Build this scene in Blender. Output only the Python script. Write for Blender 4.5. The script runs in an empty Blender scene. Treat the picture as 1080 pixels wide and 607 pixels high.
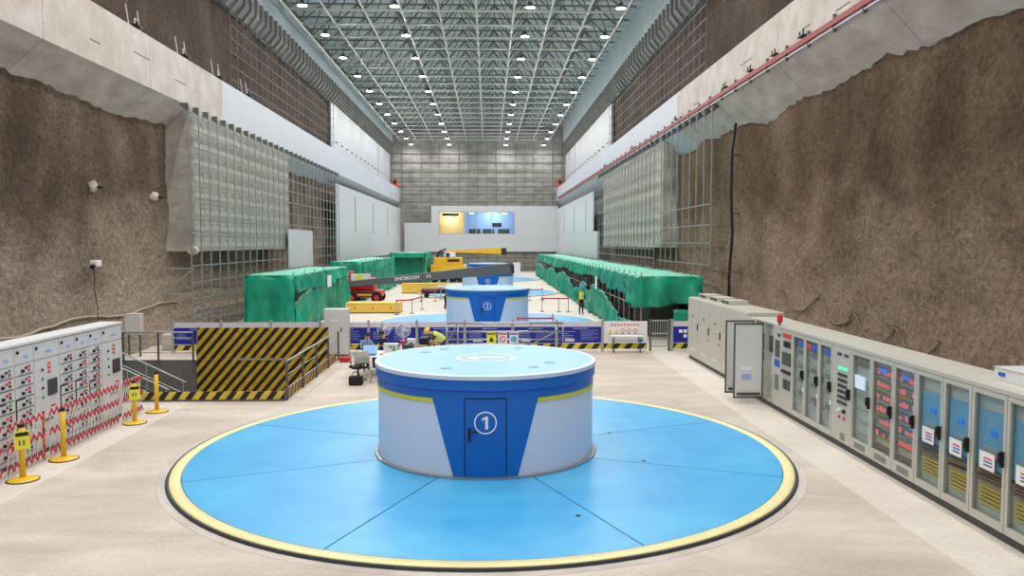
import bpy, math, random
from mathutils import Vector, noise, Matrix
random.seed(7)
PI = math.pi
scene = bpy.context.scene
col = scene.collection

# ---------------------------------------------------------------- camera
cam_d = bpy.data.cameras.new('camera'); cam = bpy.data.objects.new('camera', cam_d); col.objects.link(cam)
cam_d.sensor_fit = 'HORIZONTAL'; cam_d.sensor_width = 36.0
cam_d.lens = 830.0 / 1080.0 * 36.0
cam_d.clip_end = 500
cam.location = (0, 0, 4.6)
cam.rotation_euler = (math.radians(90 - 3.2754), 0, math.radians(-1.7224))
scene.camera = cam
# ---------------------------------------------------------------- world, exposure
w = bpy.data.worlds.new('world'); scene.world = w; w.use_nodes = True
w.node_tree.nodes['Background'].inputs[0].default_value = (0.75, 0.85, 1, 1)
w.node_tree.nodes['Background'].inputs[1].default_value = 0.05
vs = scene.view_settings
vs.view_transform = 'Standard'; vs.look = 'None'; vs.gamma = 1.0; vs.use_curve_mapping = False
vs.exposure = 0.42
LAMP_W = 210.0
LAMP_COL = (1.0, 0.965, 0.93)
scene.cycles.max_bounces = 8
scene.cycles.diffuse_bounces = 5
scene.cycles.transparent_max_bounces = 12
scene.cycles.sample_clamp_indirect = 6

# ---------------------------------------------------------------- materials
def lin(c):
    c /= 255.0
    return c / 12.92 if c <= 0.04045 else ((c + 0.055) / 1.055) ** 2.4
def rgb(r, g, b): return (lin(r), lin(g), lin(b), 1)
MATS = {}
def nn(nt, t, **k):
    n = nt.nodes.new(t)
    for a, b in k.items(): setattr(n, a, b)
    return n
def mat(name, c, rough=0.5, metal=0.0, var=0.0, vscale=3.0, bump=0.0, bscale=20.0, c2=None, emit=0.0, spec=0.5, coord='Object', detail=5, stretch=(1, 1, 1)):
    """plain or noise-mottled surface"""
    m = bpy.data.materials.new(name); m.use_nodes = True; nt = m.node_tree
    b = nt.nodes['Principled BSDF']
    col_ = rgb(*c)
    b.inputs['Base Color'].default_value = col_
    b.inputs['Roughness'].default_value = rough; b.inputs['Metallic'].default_value = metal
    b.inputs['Specular IOR Level'].default_value = spec
    tc = nn(nt, 'ShaderNodeTexCoord')
    mp = nn(nt, 'ShaderNodeMapping'); mp.inputs['Scale'].default_value = stretch
    nt.links.new(tc.outputs[coord], mp.inputs[0])
    if var > 0 or c2:
        n = nn(nt, 'ShaderNodeTexNoise'); n.inputs['Scale'].default_value = vscale; n.inputs['Detail'].default_value = detail
        n.inputs['Roughness'].default_value = 0.6
        nt.links.new(mp.outputs[0], n.inputs['Vector'])
        r = nn(nt, 'ShaderNodeValToRGB')
        if c2: lo, hi = rgb(*c2), col_
        else:
            lo = tuple(x * (1 - var) for x in col_[:3]) + (1,); hi = tuple(min(1, x * (1 + var)) for x in col_[:3]) + (1,)
        r.color_ramp.elements[0].position = 0.32; r.color_ramp.elements[0].color = lo
        r.color_ramp.elements[1].position = 0.68; r.color_ramp.elements[1].color = hi
        nt.links.new(n.outputs['Fac'], r.inputs[0]); nt.links.new(r.outputs[0], b.inputs['Base Color'])
    if bump > 0:
        n2 = nn(nt, 'ShaderNodeTexNoise'); n2.inputs['Scale'].default_value = bscale; n2.inputs['Detail'].default_value = 6
        nt.links.new(mp.outputs[0], n2.inputs['Vector'])
        bp = nn(nt, 'ShaderNodeBump'); bp.inputs['Strength'].default_value = 1.0; bp.inputs['Distance'].default_value = bump
        nt.links.new(n2.outputs['Fac'], bp.inputs['Height']); nt.links.new(bp.outputs[0], b.inputs['Normal'])
    if emit > 0:
        b.inputs['Emission Color'].default_value = col_; b.inputs['Emission Strength'].default_value = emit
    MATS[name] = m; return m
def stripes(name, c1, c2, freq, dirv, rough=0.5):
    """painted diagonal hazard stripes along an object-space direction"""
    m = bpy.data.materials.new(name); m.use_nodes = True; nt = m.node_tree; b = nt.nodes['Principled BSDF']
    tc = nn(nt, 'ShaderNodeTexCoord'); d = nn(nt, 'ShaderNodeVectorMath', operation='DOT_PRODUCT'); d.inputs[1].default_value = dirv
    nt.links.new(tc.outputs['Object'], d.inputs[0])
    k = nn(nt, 'ShaderNodeMath', operation='MULTIPLY'); k.inputs[1].default_value = freq; nt.links.new(d.outputs['Value'], k.inputs[0])
    fr = nn(nt, 'ShaderNodeMath', operation='FRACT'); nt.links.new(k.outputs[0], fr.inputs[0])
    g = nn(nt, 'ShaderNodeMath', operation='GREATER_THAN'); g.inputs[1].default_value = 0.52; nt.links.new(fr.outputs[0], g.inputs[0])
    n = nn(nt, 'ShaderNodeTexNoise'); n.inputs['Scale'].default_value = 4.0; n.inputs['Detail'].default_value = 6; nt.links.new(tc.outputs['Object'], n.inputs['Vector'])
    mx = nn(nt, 'ShaderNodeMix', data_type='RGBA'); mx.inputs[6].default_value = rgb(*c1); mx.inputs[7].default_value = rgb(*c2)
    nt.links.new(g.outputs[0], mx.inputs[0])
    mr = nn(nt, 'ShaderNodeMapRange'); mr.inputs[1].default_value = .3; mr.inputs[2].default_value = .7; mr.inputs[3].default_value = 0.72; mr.inputs[4].default_value = 1.1
    nt.links.new(n.outputs['Fac'], mr.inputs[0])
    vm = nn(nt, 'ShaderNodeVectorMath', operation='SCALE'); nt.links.new(mx.outputs[2], vm.inputs[0]); nt.links.new(mr.outputs[0], vm.inputs['Scale'])
    nt.links.new(vm.outputs[0], b.inputs['Base Color']); b.inputs['Roughness'].default_value = rough
    MATS[name] = m; return m
def zbands(name, c1, c2, bands, rough=0.45):
    """object paint c2 where object-space z falls inside one of the bands, else c1"""
    m = bpy.data.materials.new(name); m.use_nodes = True; nt = m.node_tree; b = nt.nodes['Principled BSDF']
    tc = nn(nt, 'ShaderNodeTexCoord'); sp = nn(nt, 'ShaderNodeSeparateXYZ'); nt.links.new(tc.outputs['Object'], sp.inputs[0])
    acc = None
    for (ctr, half) in bands:
        cmpn = nn(nt, 'ShaderNodeMath', operation='COMPARE'); cmpn.inputs[1].default_value = ctr; cmpn.inputs[2].default_value = half
        nt.links.new(sp.outputs['Z'], cmpn.inputs[0])
        if acc is None: acc = cmpn
        else:
            a = nn(nt, 'ShaderNodeMath', operation='MAXIMUM'); nt.links.new(acc.outputs[0], a.inputs[0]); nt.links.new(cmpn.outputs[0], a.inputs[1]); acc = a
    mx = nn(nt, 'ShaderNodeMix', data_type='RGBA'); mx.inputs[6].default_value = rgb(*c1); mx.inputs[7].default_value = rgb(*c2)
    nt.links.new(acc.outputs[0], mx.inputs[0]); nt.links.new(mx.outputs[2], b.inputs['Base Color']); b.inputs['Roughness'].default_value = rough
    MATS[name] = m; return m
def glass_mat(name, tint=(1, 1, 1), refl=0.10):
    m = bpy.data.materials.new(name); m.use_nodes = True; nt = m.node_tree
    nt.nodes.remove(nt.nodes['Principled BSDF']); out = nt.nodes['Material Output']
    t = nn(nt, 'ShaderNodeBsdfTransparent'); t.inputs[0].default_value = (*tint, 1)
    g = nn(nt, 'ShaderNodeBsdfGlossy'); g.inputs['Roughness'].default_value = 0.04
    lw = nn(nt, 'ShaderNodeLayerWeight'); lw.inputs[0].default_value = .5
    pw = nn(nt, 'ShaderNodeMath', operation='POWER'); pw.inputs[1].default_value = 4; nt.links.new(lw.outputs['Facing'], pw.inputs[0])
    fz = nn(nt, 'ShaderNodeMath', operation='MULTIPLY_ADD'); fz.inputs[1].default_value = .3; fz.inputs[2].default_value = .025; nt.links.new(pw.outputs[0], fz.inputs[0])
    mx = nn(nt, 'ShaderNodeMixShader'); nt.links.new(fz.outputs[0], mx.inputs[0])
    nt.links.new(t.outputs[0], mx.inputs[1]); nt.links.new(g.outputs[0], mx.inputs[2]); nt.links.new(mx.outputs[0], out.inputs[0])
    MATS[name] = m; return m
def rock_mat(name, cols, scale=0.35, bump=0.12, bscale=4.0, pale=None):
    m = bpy.data.materials.new(name); m.use_nodes = True; nt = m.node_tree; b = nt.nodes['Principled BSDF']
    tc = nn(nt, 'ShaderNodeTexCoord')
    mp = nn(nt, 'ShaderNodeMapping'); mp.inputs['Scale'].default_value = (1, 1, 0.7); nt.links.new(tc.outputs['Object'], mp.inputs[0])
    n = nn(nt, 'ShaderNodeTexNoise'); n.inputs['Scale'].default_value = scale; n.inputs['Detail'].default_value = 9; n.inputs['Roughness'].default_value = .62
    nt.links.new(mp.outputs[0], n.inputs['Vector'])
    r = nn(nt, 'ShaderNodeValToRGB'); els = r.color_ramp.elements
    while len(els) < len(cols): els.new(0.5)
    for i, c in enumerate(cols):
        els[i].position = 0.3 + 0.42 * i / (len(cols) - 1); els[i].color = rgb(*c)
    nt.links.new(n.outputs['Fac'], r.inputs[0]); cout = r.outputs[0]
    if pale:   # colour turns paler towards the foot of the wall, with a ragged upper edge
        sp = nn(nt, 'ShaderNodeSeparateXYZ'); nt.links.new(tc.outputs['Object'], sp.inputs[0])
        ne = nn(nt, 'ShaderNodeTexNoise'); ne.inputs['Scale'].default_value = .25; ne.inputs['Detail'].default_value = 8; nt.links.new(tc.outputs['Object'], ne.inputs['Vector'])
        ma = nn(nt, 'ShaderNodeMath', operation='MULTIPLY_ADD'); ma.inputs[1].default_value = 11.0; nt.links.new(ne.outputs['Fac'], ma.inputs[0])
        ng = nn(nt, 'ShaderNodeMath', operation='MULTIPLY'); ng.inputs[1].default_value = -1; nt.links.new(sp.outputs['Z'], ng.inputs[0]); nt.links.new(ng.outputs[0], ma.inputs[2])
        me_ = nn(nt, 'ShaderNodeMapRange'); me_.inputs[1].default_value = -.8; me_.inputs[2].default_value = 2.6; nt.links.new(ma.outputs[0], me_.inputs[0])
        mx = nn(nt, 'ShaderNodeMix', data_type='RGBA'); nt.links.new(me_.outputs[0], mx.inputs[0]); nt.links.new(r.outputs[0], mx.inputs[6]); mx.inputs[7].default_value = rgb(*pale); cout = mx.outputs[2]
    n3 = nn(nt, 'ShaderNodeTexNoise'); n3.inputs['Scale'].default_value = 6; n3.inputs['Detail'].default_value = 8; n3.inputs['Roughness'].default_value = .7
    nt.links.new(tc.outputs['Object'], n3.inputs['Vector'])
    mr = nn(nt, 'ShaderNodeMapRange'); mr.inputs[1].default_value = .3; mr.inputs[2].default_value = .7; mr.inputs[3].default_value = .5; mr.inputs[4].default_value = 1.5
    nt.links.new(n3.outputs['Fac'], mr.inputs[0])
    vm = nn(nt, 'ShaderNodeVectorMath', operation='SCALE'); nt.links.new(cout, vm.inputs[0]); nt.links.new(mr.outputs[0], vm.inputs['Scale'])
    nt.links.new(vm.outputs[0], b.inputs['Base Color']); b.inputs['Roughness'].default_value = .9; b.inputs['Specular IOR Level'].default_value = .25
    n2 = nn(nt, 'ShaderNodeTexNoise'); n2.inputs['Scale'].default_value = bscale; n2.inputs['Detail'].default_value = 10; n2.inputs['Roughness'].default_value = .68
    nt.links.new(tc.outputs['Object'], n2.inputs['Vector'])
    bp = nn(nt, 'ShaderNodeBump'); bp.inputs['Distance'].default_value = bump; nt.links.new(n2.outputs['Fac'], bp.inputs['Height'])
    nt.links.new(bp.outputs[0], b.inputs['Normal'])
    MATS[name] = m; return m
def floor_mat():
    m = bpy.data.materials.new('floor_concrete'); m.use_nodes = True; nt = m.node_tree; b = nt.nodes['Principled BSDF']
    tc = nn(nt, 'ShaderNodeTexCoord'); sp = nn(nt, 'ShaderNodeSeparateXYZ'); nt.links.new(tc.outputs['Object'], sp.inputs[0])
    n = nn(nt, 'ShaderNodeTexNoise'); n.inputs['Scale'].default_value = .45; n.inputs['Detail'].default_value = 9; n.inputs['Roughness'].default_value = .62; n.inputs['Distortion'].default_value = .6
    mp = nn(nt, 'ShaderNodeMapping'); mp.inputs['Scale'].default_value = (.7, 1.6, 1); nt.links.new(tc.outputs['Object'], mp.inputs[0]); nt.links.new(mp.outputs[0], n.inputs['Vector'])
    r = nn(nt, 'ShaderNodeValToRGB'); r.color_ramp.elements[0].position = .33; r.color_ramp.elements[1].position = .66
    r.color_ramp.elements[0].color = rgb(178, 166, 152); r.color_ramp.elements[1].color = rgb(208, 199, 188)
    nt.links.new(n.outputs['Fac'], r.inputs[0])
    # newer, paler screed: strip along the panels on the right, and the whole hall past the barrier
    e1 = nn(nt, 'ShaderNodeMath', operation='GREATER_THAN'); e1.inputs[1].default_value = 6.75; nt.links.new(sp.outputs['X'], e1.inputs[0])
    e2 = nn(nt, 'ShaderNodeMath', operation='GREATER_THAN'); e2.inputs[1].default_value = 33.4; nt.links.new(sp.outputs['Y'], e2.inputs[0])
    e3 = nn(nt, 'ShaderNodeMath', operation='LESS_THAN'); e3.inputs[1].default_value = -8.6; nt.links.new(sp.outputs['X'], e3.inputs[0])
    mxa = nn(nt, 'ShaderNodeMath', operation='MAXIMUM'); nt.links.new(e1.outputs[0], mxa.inputs[0]); nt.links.new(e3.outputs[0], mxa.inputs[1])
    k = nn(nt, 'ShaderNodeMath', operation='MULTIPLY'); k.inputs[1].default_value = .45; nt.links.new(mxa.outputs[0], k.inputs[0])
    k2 = nn(nt, 'ShaderNodeMath', operation='MULTIPLY'); k2.inputs[1].default_value = .4; nt.links.new(e2.outputs[0], k2.inputs[0])
    mxb = nn(nt, 'ShaderNodeMath', operation='MAXIMUM'); nt.links.new(k.outputs[0], mxb.inputs[0]); nt.links.new(k2.outputs[0], mxb.inputs[1])
    mx = nn(nt, 'ShaderNodeMix', data_type='RGBA'); nt.links.new(mxb.outputs[0], mx.inputs[0]); nt.links.new(r.outputs[0], mx.inputs[6]); mx.inputs[7].default_value = rgb(226, 221, 214)
    n3 = nn(nt, 'ShaderNodeTexNoise'); n3.inputs['Scale'].default_value = 14; n3.inputs['Detail'].default_value = 8; nt.links.new(tc.outputs['Object'], n3.inputs['Vector'])
    mr = nn(nt, 'ShaderNodeMapRange'); mr.inputs[1].default_value = .3; mr.inputs[2].default_value = .7; mr.inputs[3].default_value = .9; mr.inputs[4].default_value = 1.05
    nt.links.new(n3.outputs['Fac'], mr.inputs[0])
    vm = nn(nt, 'ShaderNodeVectorMath', operation='SCALE'); nt.links.new(mx.outputs[2], vm.inputs[0]); nt.links.new(mr.outputs[0], vm.inputs['Scale'])
    nt.links.new(vm.outputs[0], b.inputs['Base Color']); b.inputs['Roughness'].default_value = .62
    bp = nn(nt, 'ShaderNodeBump'); bp.inputs['Distance'].default_value = .006; nt.links.new(n3.outputs['Fac'], bp.inputs['Height']); nt.links.new(bp.outputs[0], b.inputs['Normal'])
    MATS['floor'] = m
floor_mat()
M = MATS
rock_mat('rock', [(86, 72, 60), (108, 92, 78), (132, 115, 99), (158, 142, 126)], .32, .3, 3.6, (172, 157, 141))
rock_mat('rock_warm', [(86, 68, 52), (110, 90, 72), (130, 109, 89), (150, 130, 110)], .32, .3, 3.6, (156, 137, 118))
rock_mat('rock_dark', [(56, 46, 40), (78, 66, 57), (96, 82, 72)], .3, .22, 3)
mat('concrete_raw', (208, 201, 194), .8, var=.12, vscale=1.2, bump=.012, bscale=9, c2=(172, 163, 154), detail=9, stretch=(1, .6, 1.6))
mat('concrete_pale', (204, 197, 192), .75, var=.06, vscale=.9, bump=.008, bscale=10, c2=(176, 167, 160), detail=9)
mat('concrete_dark', (158, 158, 153), .85, vscale=.6, bump=.015, bscale=6, c2=(122, 121, 117), detail=9, stretch=(1, 1, 2))
mat('concrete_wall', (192, 190, 182), .85, vscale=.55, bump=.015, bscale=6, c2=(134, 131, 124), detail=7, stretch=(1, .5, 1.8))
mat('white_panel', (188, 193, 197), .45, var=.02, vscale=.6)
mat('panel_upper', (172, 177, 182), .5, var=.03, vscale=.6)
mat('white_paint', (184, 190, 200), .5, var=.02, vscale=.8)
mat('galv_wall', (138, 143, 143), .5, metal=.3, var=.1, vscale=6)
mat('galv', (168, 172, 172), .45, metal=.35, var=.1, vscale=8)
mat('galv_dark', (96, 98, 98), .5, metal=.4)
mat('frame_light', (206, 208, 203), .5, metal=.1)
mat('frame_shaded', (112, 114, 110), .5, metal=.1)  # same steel painted darker: shade on diagonals and upper chords put into the colour
mat('roof_sheet', (192, 202, 207), .55, var=.08, vscale=.3)
mat('cornice', (120, 121, 118), .7, var=.12, vscale=1)
mat('dark_steel', (45, 46, 48), .5, metal=.3)
mat('black', (22, 22, 24), .5)
mat('rubber', (18, 18, 18), .8)
mat('red', (188, 30, 34), .45)
mat('red_lattice', (188, 34, 56), .45)
mat('red_pipe', (142, 40, 40), .5)
mat('disc_blue', (84, 184, 232), .36, var=.06, vscale=.5, c2=(60, 158, 222), detail=7)
mat('disc_yellow', (232, 222, 164), .4, var=.05, vscale=2)
mat('seam_dark', (58, 64, 66), .7)
mat('drum_white', (212, 218, 236), .38)
mat('drum_blue', (4, 102, 190), .38)
mat('drum_top', (134, 190, 226), .45, var=.02, vscale=2)
mat('door_blue', (3, 97, 186), .35)
mat('groove_blue', (8, 44, 96), .6)
mat('rim_white', (214, 226, 242), .4)
mat('yellow_stripe', (214, 206, 60), .45)
mat('mark_white', (240, 244, 250), .5)
mat('lid', (84, 136, 178), .4)
mat('steel', (176, 178, 180), .3, metal=.8)
mat('lamp_shell', (88, 90, 92), .4, metal=.3)
mat('lamp_glow', (255, 252, 244), .5, emit=14)
mat('cab_grey', (190, 190, 180), .45, var=.015, vscale=3)
mat('cab_inner', (214, 216, 212), .6)
mat('cab_light', (206, 209, 212), .45, var=.02, vscale=3)
mat('cab_white', (222, 224, 226), .45)
mat('plinth', (70, 70, 68), .6)
glass_mat('glass', (.86, .9, .9))
glass_mat('window_glass', (.8, .88, .95))
mat('film_blue', (132, 186, 220), .5)
mat('blue_tag', (30, 92, 190), .5)
mat('module_grey', (120, 122, 118), .5)
mat('module_dark', (62, 64, 66), .5)
mat('module_light', (176, 180, 172), .5)
mat('cable_yellow', (206, 178, 62), .6)
mat('terminal_brown', (128, 92, 66), .6)
mat('led_red', (246, 112, 118), .4, emit=.3)
mat('led_green', (60, 230, 150), .4, emit=1.2)
mat('led_blue', (50, 120, 230), .4, emit=.3)
mat('screen_blue', (120, 170, 230), .3, emit=.35)
mat('screen_pale', (196, 212, 226), .3, emit=.3)
mat('lcd_dark', (58, 62, 66), .25)
mat('paper', (235, 236, 236), .8)
mat('print_red', (214, 60, 62), .7)
mat('print_grey', (90, 94, 100), .7)
mat('green_ind', (62, 150, 84), .4)
mat('red_ind', (206, 40, 56), .4)
mat('post_yellow', (224, 184, 34), .4, var=.05, vscale=4)
mat('tag_yellow', (232, 228, 60), .6)
zbands('lattice_paint', (232, 226, 224), (196, 28, 52), [(.12, .075), (.56, .09), (.98, .09)])
stripes('hazard_wall', (206, 176, 58), (46, 22, 14), 3.4, (.76, 0, -.65))
stripes('hazard_kick', (214, 190, 70), (34, 26, 22), 3.2, (.8, 0, -.6))
stripes('hazard_side', (214, 170, 70), (72, 34, 20), 3.0, (0, .8, -.6))
stripes('hazard_tape', (222, 208, 74), (38, 34, 34), 2.3, (.8, 0, -.6))
stripes('hazard_post', (222, 140, 40), (200, 40, 30), 3.0, (.3, 0, .95))
mat('sign_blue', (14, 30, 142), .45)
mat('sign_text', (150, 172, 226), .6)
mat('sign_white', (226, 224, 230), .5)
mat('rail_white', (208, 206, 218), .5)
mat('tag_green', (222, 214, 60), .5)
mat('sign_red', (220, 120, 130), .6)
mat('sign_cyan', (96, 164, 216), .6)
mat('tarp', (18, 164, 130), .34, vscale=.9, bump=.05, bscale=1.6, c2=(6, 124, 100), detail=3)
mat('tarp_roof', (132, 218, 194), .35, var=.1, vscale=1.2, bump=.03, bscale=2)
mat('tarp_dark', (6, 74, 58), .7)
mat('pole', (150, 146, 138), .5, metal=.4)
mat('lift_red', (206, 34, 36), .4)
mat('lift_grey', (84, 92, 100), .4, var=.04)
mat('crane_yellow', (224, 176, 30), .45, var=.06)
mat('beam_yellow', (240, 196, 84), .5, var=.05)
mat('pink_red', (196, 52, 92), .5)
mat('skin', (206, 158, 128), .6)
mat('cloth_navy', (34, 44, 84), .85)
mat('cloth_black', (28, 28, 32), .85)
mat('cloth_blue', (120, 158, 196), .85)
mat('vest', (198, 226, 50), .7)
mat('reflect', (210, 212, 206), .4)
mat('helmet_yellow', (240, 196, 40), .35)
mat('helmet_blue', (40, 84, 190), .35)
mat('hair', (24, 20, 20), .7)
mat('fabric_grey', (172, 172, 168), .9, var=.15, vscale=6)
mat('plastic_white', (232, 234, 236), .4)
mat('bottle_green', (70, 160, 90), .4)
mat('cardboard', (170, 130, 92), .8)
mat('cable', (74, 66, 60), .7)
mat('hose', (168, 156, 138), .7)
mat('cable_tan', (118, 102, 84), .7)
mat('crack', (72, 66, 62), .9)
mat('warm_wall', (240, 206, 150), .7)
mat('room_blue', (176, 190, 208), .6)
mat('orange', (206, 96, 48), .6)
mat('glow_cool', (235, 245, 255), .5, emit=6)
mat('pit_grey', (112, 112, 106), .8, var=.12, vscale=2)

# ---------------------------------------------------------------- helpers
def tag(o, label=None, cat=None, group=None, kind=None):
    if label: o['label'] = label
    if cat: o['category'] = cat
    if group: o['group'] = group
    if kind: o['kind'] = kind
    return o
def thing(name, label, cat, loc=(0, 0, 0), rz=0.0, group=None):
    o = bpy.data.objects.new(name, None); col.objects.link(o); o.empty_display_size = .2
    o.location = loc; o.rotation_euler = (0, 0, rz)
    return tag(o, label, cat, group)
def link(name, me, parent=None, loc=None):
    o = bpy.data.objects.new(name, me); col.objects.link(o)
    if parent: o.parent = parent
    if loc is not None: o.location = loc
    return o
def copy_tree(o, parent=None):
    c = o.copy(); col.objects.link(c); c.parent = parent
    for ch in list(o.children): copy_tree(ch, c)
    return c
class MB:
    """collects shapes and links them as one mesh object; coordinates are those of the parent thing"""
    def __init__(s): s.v = []; s.f = []
    def add(s, vs, fs):
        k = len(s.v); s.v += [tuple(p) for p in vs]; s.f += [tuple(i + k for i in q) for q in fs]; return s
    def box(s, x0, x1, y0, y1, z0, z1):
        return s.add([(x0, y0, z0), (x1, y0, z0), (x1, y1, z0), (x0, y1, z0), (x0, y0, z1), (x1, y0, z1), (x1, y1, z1), (x0, y1, z1)],
                     [(0, 3, 2, 1), (4, 5, 6, 7), (0, 1, 5, 4), (1, 2, 6, 5), (2, 3, 7, 6), (3, 0, 4, 7)])
    def tube(s, p0, p1, r, n=6, r1=None, cap=True):
        p0 = Vector(p0); p1 = Vector(p1); d = (p1 - p0)
        if d.length < 1e-6: return s
        d.normalize(); u = d.orthogonal().normalized(); v = d.cross(u); r1 = r if r1 is None else r1
        vs = []
        for i in range(n):
            a = 2 * PI * i / n; q = u * math.cos(a) + v * math.sin(a); vs.append(p0 + q * r)
        for i in range(n):
            a = 2 * PI * i / n; q = u * math.cos(a) + v * math.sin(a); vs.append(p1 + q * r1)
        fs = [(i, (i + 1) % n, n + (i + 1) % n, n + i) for i in range(n)]
        if cap: fs += [tuple(range(n - 1, -1, -1)), tuple(range(n, 2 * n))]
        return s.add(vs, fs)
    def path(s, pts, r, n=6):
        pts = [Vector(p) for p in pts]; rings = []
        for i, p in enumerate(pts):
            d = (pts[min(i + 1, len(pts) - 1)] - pts[max(i - 1, 0)]).normalized()
            up = Vector((0, 0, 1)) if abs(d.z) < .95 else Vector((1, 0, 0))
            u = d.cross(up).normalized(); v = u.cross(d)
            rings.append([p + (u * math.cos(2 * PI * k / n) + v * math.sin(2 * PI * k / n)) * r for k in range(n)])
        vs = [q for g in rings for q in g]; fs = []
        for i in range(len(rings) - 1):
            for k in range(n): fs.append((i * n + k, i * n + (k + 1) % n, (i + 1) * n + (k + 1) % n, (i + 1) * n + k))
        fs += [tuple(range(n - 1, -1, -1)), tuple((len(rings) - 1) * n + k for k in range(n))]
        return s.add(vs, fs)
    def lathe(s, prof, n=24, c=(0, 0, 0), a0=0, a1=2 * PI, close=True):
        full = abs(a1 - a0 - 2 * PI) < 1e-6; m = n if full else n + 1; vs = []; L = len(prof)
        for i in range(m):
            a = a0 + (a1 - a0) * i / n
            for (r, z) in prof: vs.append((c[0] + r * math.cos(a), c[1] + r * math.sin(a), c[2] + z))
        fs = []
        for i in range(n):
            j = (i + 1) % m
            for k in range(L - 1): fs.append((i * L + k, j * L + k, j * L + k + 1, i * L + k + 1))
        return s.add(vs, fs)
    def disc(s, c, r, n=24, h=0.01):
        return s.tube((c[0], c[1], c[2]), (c[0], c[1], c[2] + h), r, n)
    def prism(s, poly, axis, a, b):
        """extrude a 2-D polygon along an axis ('x': poly is (y,z), 'y': (x,z), 'z': (x,y))"""
        def P(p, t):
            return {'x': (t, p[0], p[1]), 'y': (p[0], t, p[1]), 'z': (p[0], p[1], t)}[axis]
        n = len(poly); vs = [P(p, a) for p in poly] + [P(p, b) for p in poly]
        fs = [tuple(range(n)), tuple(range(2 * n - 1, n - 1, -1))] + [(i, n + i, n + (i + 1) % n, (i + 1) % n) for i in range(n)]
        return s.add(vs, fs)
    def bar(s, p0, p1, wx, wy):
        """square bar between two points"""
        p0 = Vector(p0); p1 = Vector(p1); d = (p1 - p0).normalized()
        up = Vector((0, 0, 1)) if abs(d.z) < .9 else Vector((0, 1, 0))
        u = d.cross(up).normalized() * wx / 2; v = u.cross(d).normalized() * wy / 2
        vs = [p0 - u - v, p0 + u - v, p0 + u + v, p0 - u + v, p1 - u - v, p1 + u - v, p1 + u + v, p1 - u + v]
        return s.add(vs, [(0, 3, 2, 1), (4, 5, 6, 7), (0, 1, 5, 4), (1, 2, 6, 5), (2, 3, 7, 6), (3, 0, 4, 7)])
    def mesh(s, name, m, smooth=False, fix=True):
        me = bpy.data.meshes.new(name); me.from_pydata(s.v, [], s.f); me.materials.append(M[m])
        if fix:
            import bmesh
            b = bmesh.new(); b.from_mesh(me); bmesh.ops.recalc_face_normals(b, faces=b.faces); b.to_mesh(me); b.free()
        if smooth:
            me.shade_smooth()
        me.update(); return me
    def build(s, name, m, parent=None, smooth=False, loc=None, bevel=0.0, fix=True):
        o = link(name, s.mesh(name, m, smooth, fix), parent, loc)
        if bevel > 0:
            md = o.modifiers.new('bevel', 'BEVEL'); md.width = bevel; md.segments = 2; md.limit_method = 'ANGLE'
        return o
def smooth_angle(o, deg=35):
    me = o.data; me.shade_smooth()
    try:
        me.set_sharp_from_angle(angle=math.radians(deg))
    except Exception: pass
    return o
def struct(o, label=None):
    o['kind'] = 'structure'
    if label: o['label'] = label
    return o
def text_mesh(txt, size, depth=.004):
    c = bpy.data.curves.new('t', 'FONT'); c.body = txt; c.size = size; c.align_x = 'CENTER'; c.align_y = 'CENTER'; c.extrude = depth; c.resolution_u = 3
    o = bpy.data.objects.new('t', c); col.objects.link(o)
    dg = bpy.context.evaluated_depsgraph_get(); dg.update()
    me = bpy.data.meshes.new_from_object(o.evaluated_get(dg))
    bpy.data.objects.remove(o); bpy.data.curves.remove(c)
    return me
def grid_mesh(name, nu, nv, fn, m, smooth=True):
    vs = [fn(i / nu, j / nv) for i in range(nu + 1) for j in range(nv + 1)]
    fs = [(i * (nv + 1) + j, (i + 1) * (nv + 1) + j, (i + 1) * (nv + 1) + j + 1, i * (nv + 1) + j + 1) for i in range(nu) for j in range(nv)]
    me = bpy.data.meshes.new(name); me.from_pydata(vs, [], fs); me.materials.append(M[m])
    if smooth: me.shade_smooth()
    return me
ORD = ['first', 'second', 'third', 'fourth', 'fifth', 'sixth', 'seventh', 'eighth', 'ninth', 'tenth', 'eleventh', 'twelfth', 'thirteenth', 'fourteenth', 'fifteenth', 'sixteenth', 'seventeenth', 'eighteenth', 'nineteenth', 'twentieth']

# ---------------------------------------------------------------- hall dimensions
XL, XR = -14.2, 11.0          # inner faces of the crane beams
RL, RR = -15.4, 12.2          # rock faces below the beams
UL, UR = -15.9, 12.7          # faces above the beams
Y0, Y1 = -14.0, 127.0
PX0, PX1, PY0, PY1, PZ = -14.4, -5.95, 23.0, 31.2, -1.5   # stair pit

# ---------------------------------------------------------------- floor with the pit opening
b = MB(); T = -.3
for (x0, x1, y0, y1) in [(-18, 15, Y0, PY0), (-18, PX0, PY0, PY1), (PX1, 15, PY0, PY1), (-18, 15, PY1, Y1 + 1)]:
    b.add([(x0, y0, 0), (x1, y0, 0), (x1, y1, 0), (x0, y1, 0)], [(0, 1, 2, 3)])
floor = struct(b.build('floor', 'floor', fix=False), 'pale beige concrete hall floor with worn patches')
b = MB()
b.add([(PX0, PY0, PZ), (PX1, PY0, PZ), (PX1, PY1, PZ), (PX0, PY1, PZ), (PX0, PY0, 0), (PX1, PY0, 0), (PX1, PY1, 0), (PX0, PY1, 0)],
      [(0, 1, 2, 3), (0, 4, 5, 1), (1, 5, 6, 2), (2, 6, 7, 3), (3, 7, 4, 0)])
b.build('pit_lining', 'pit_grey', floor, fix=False)

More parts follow.
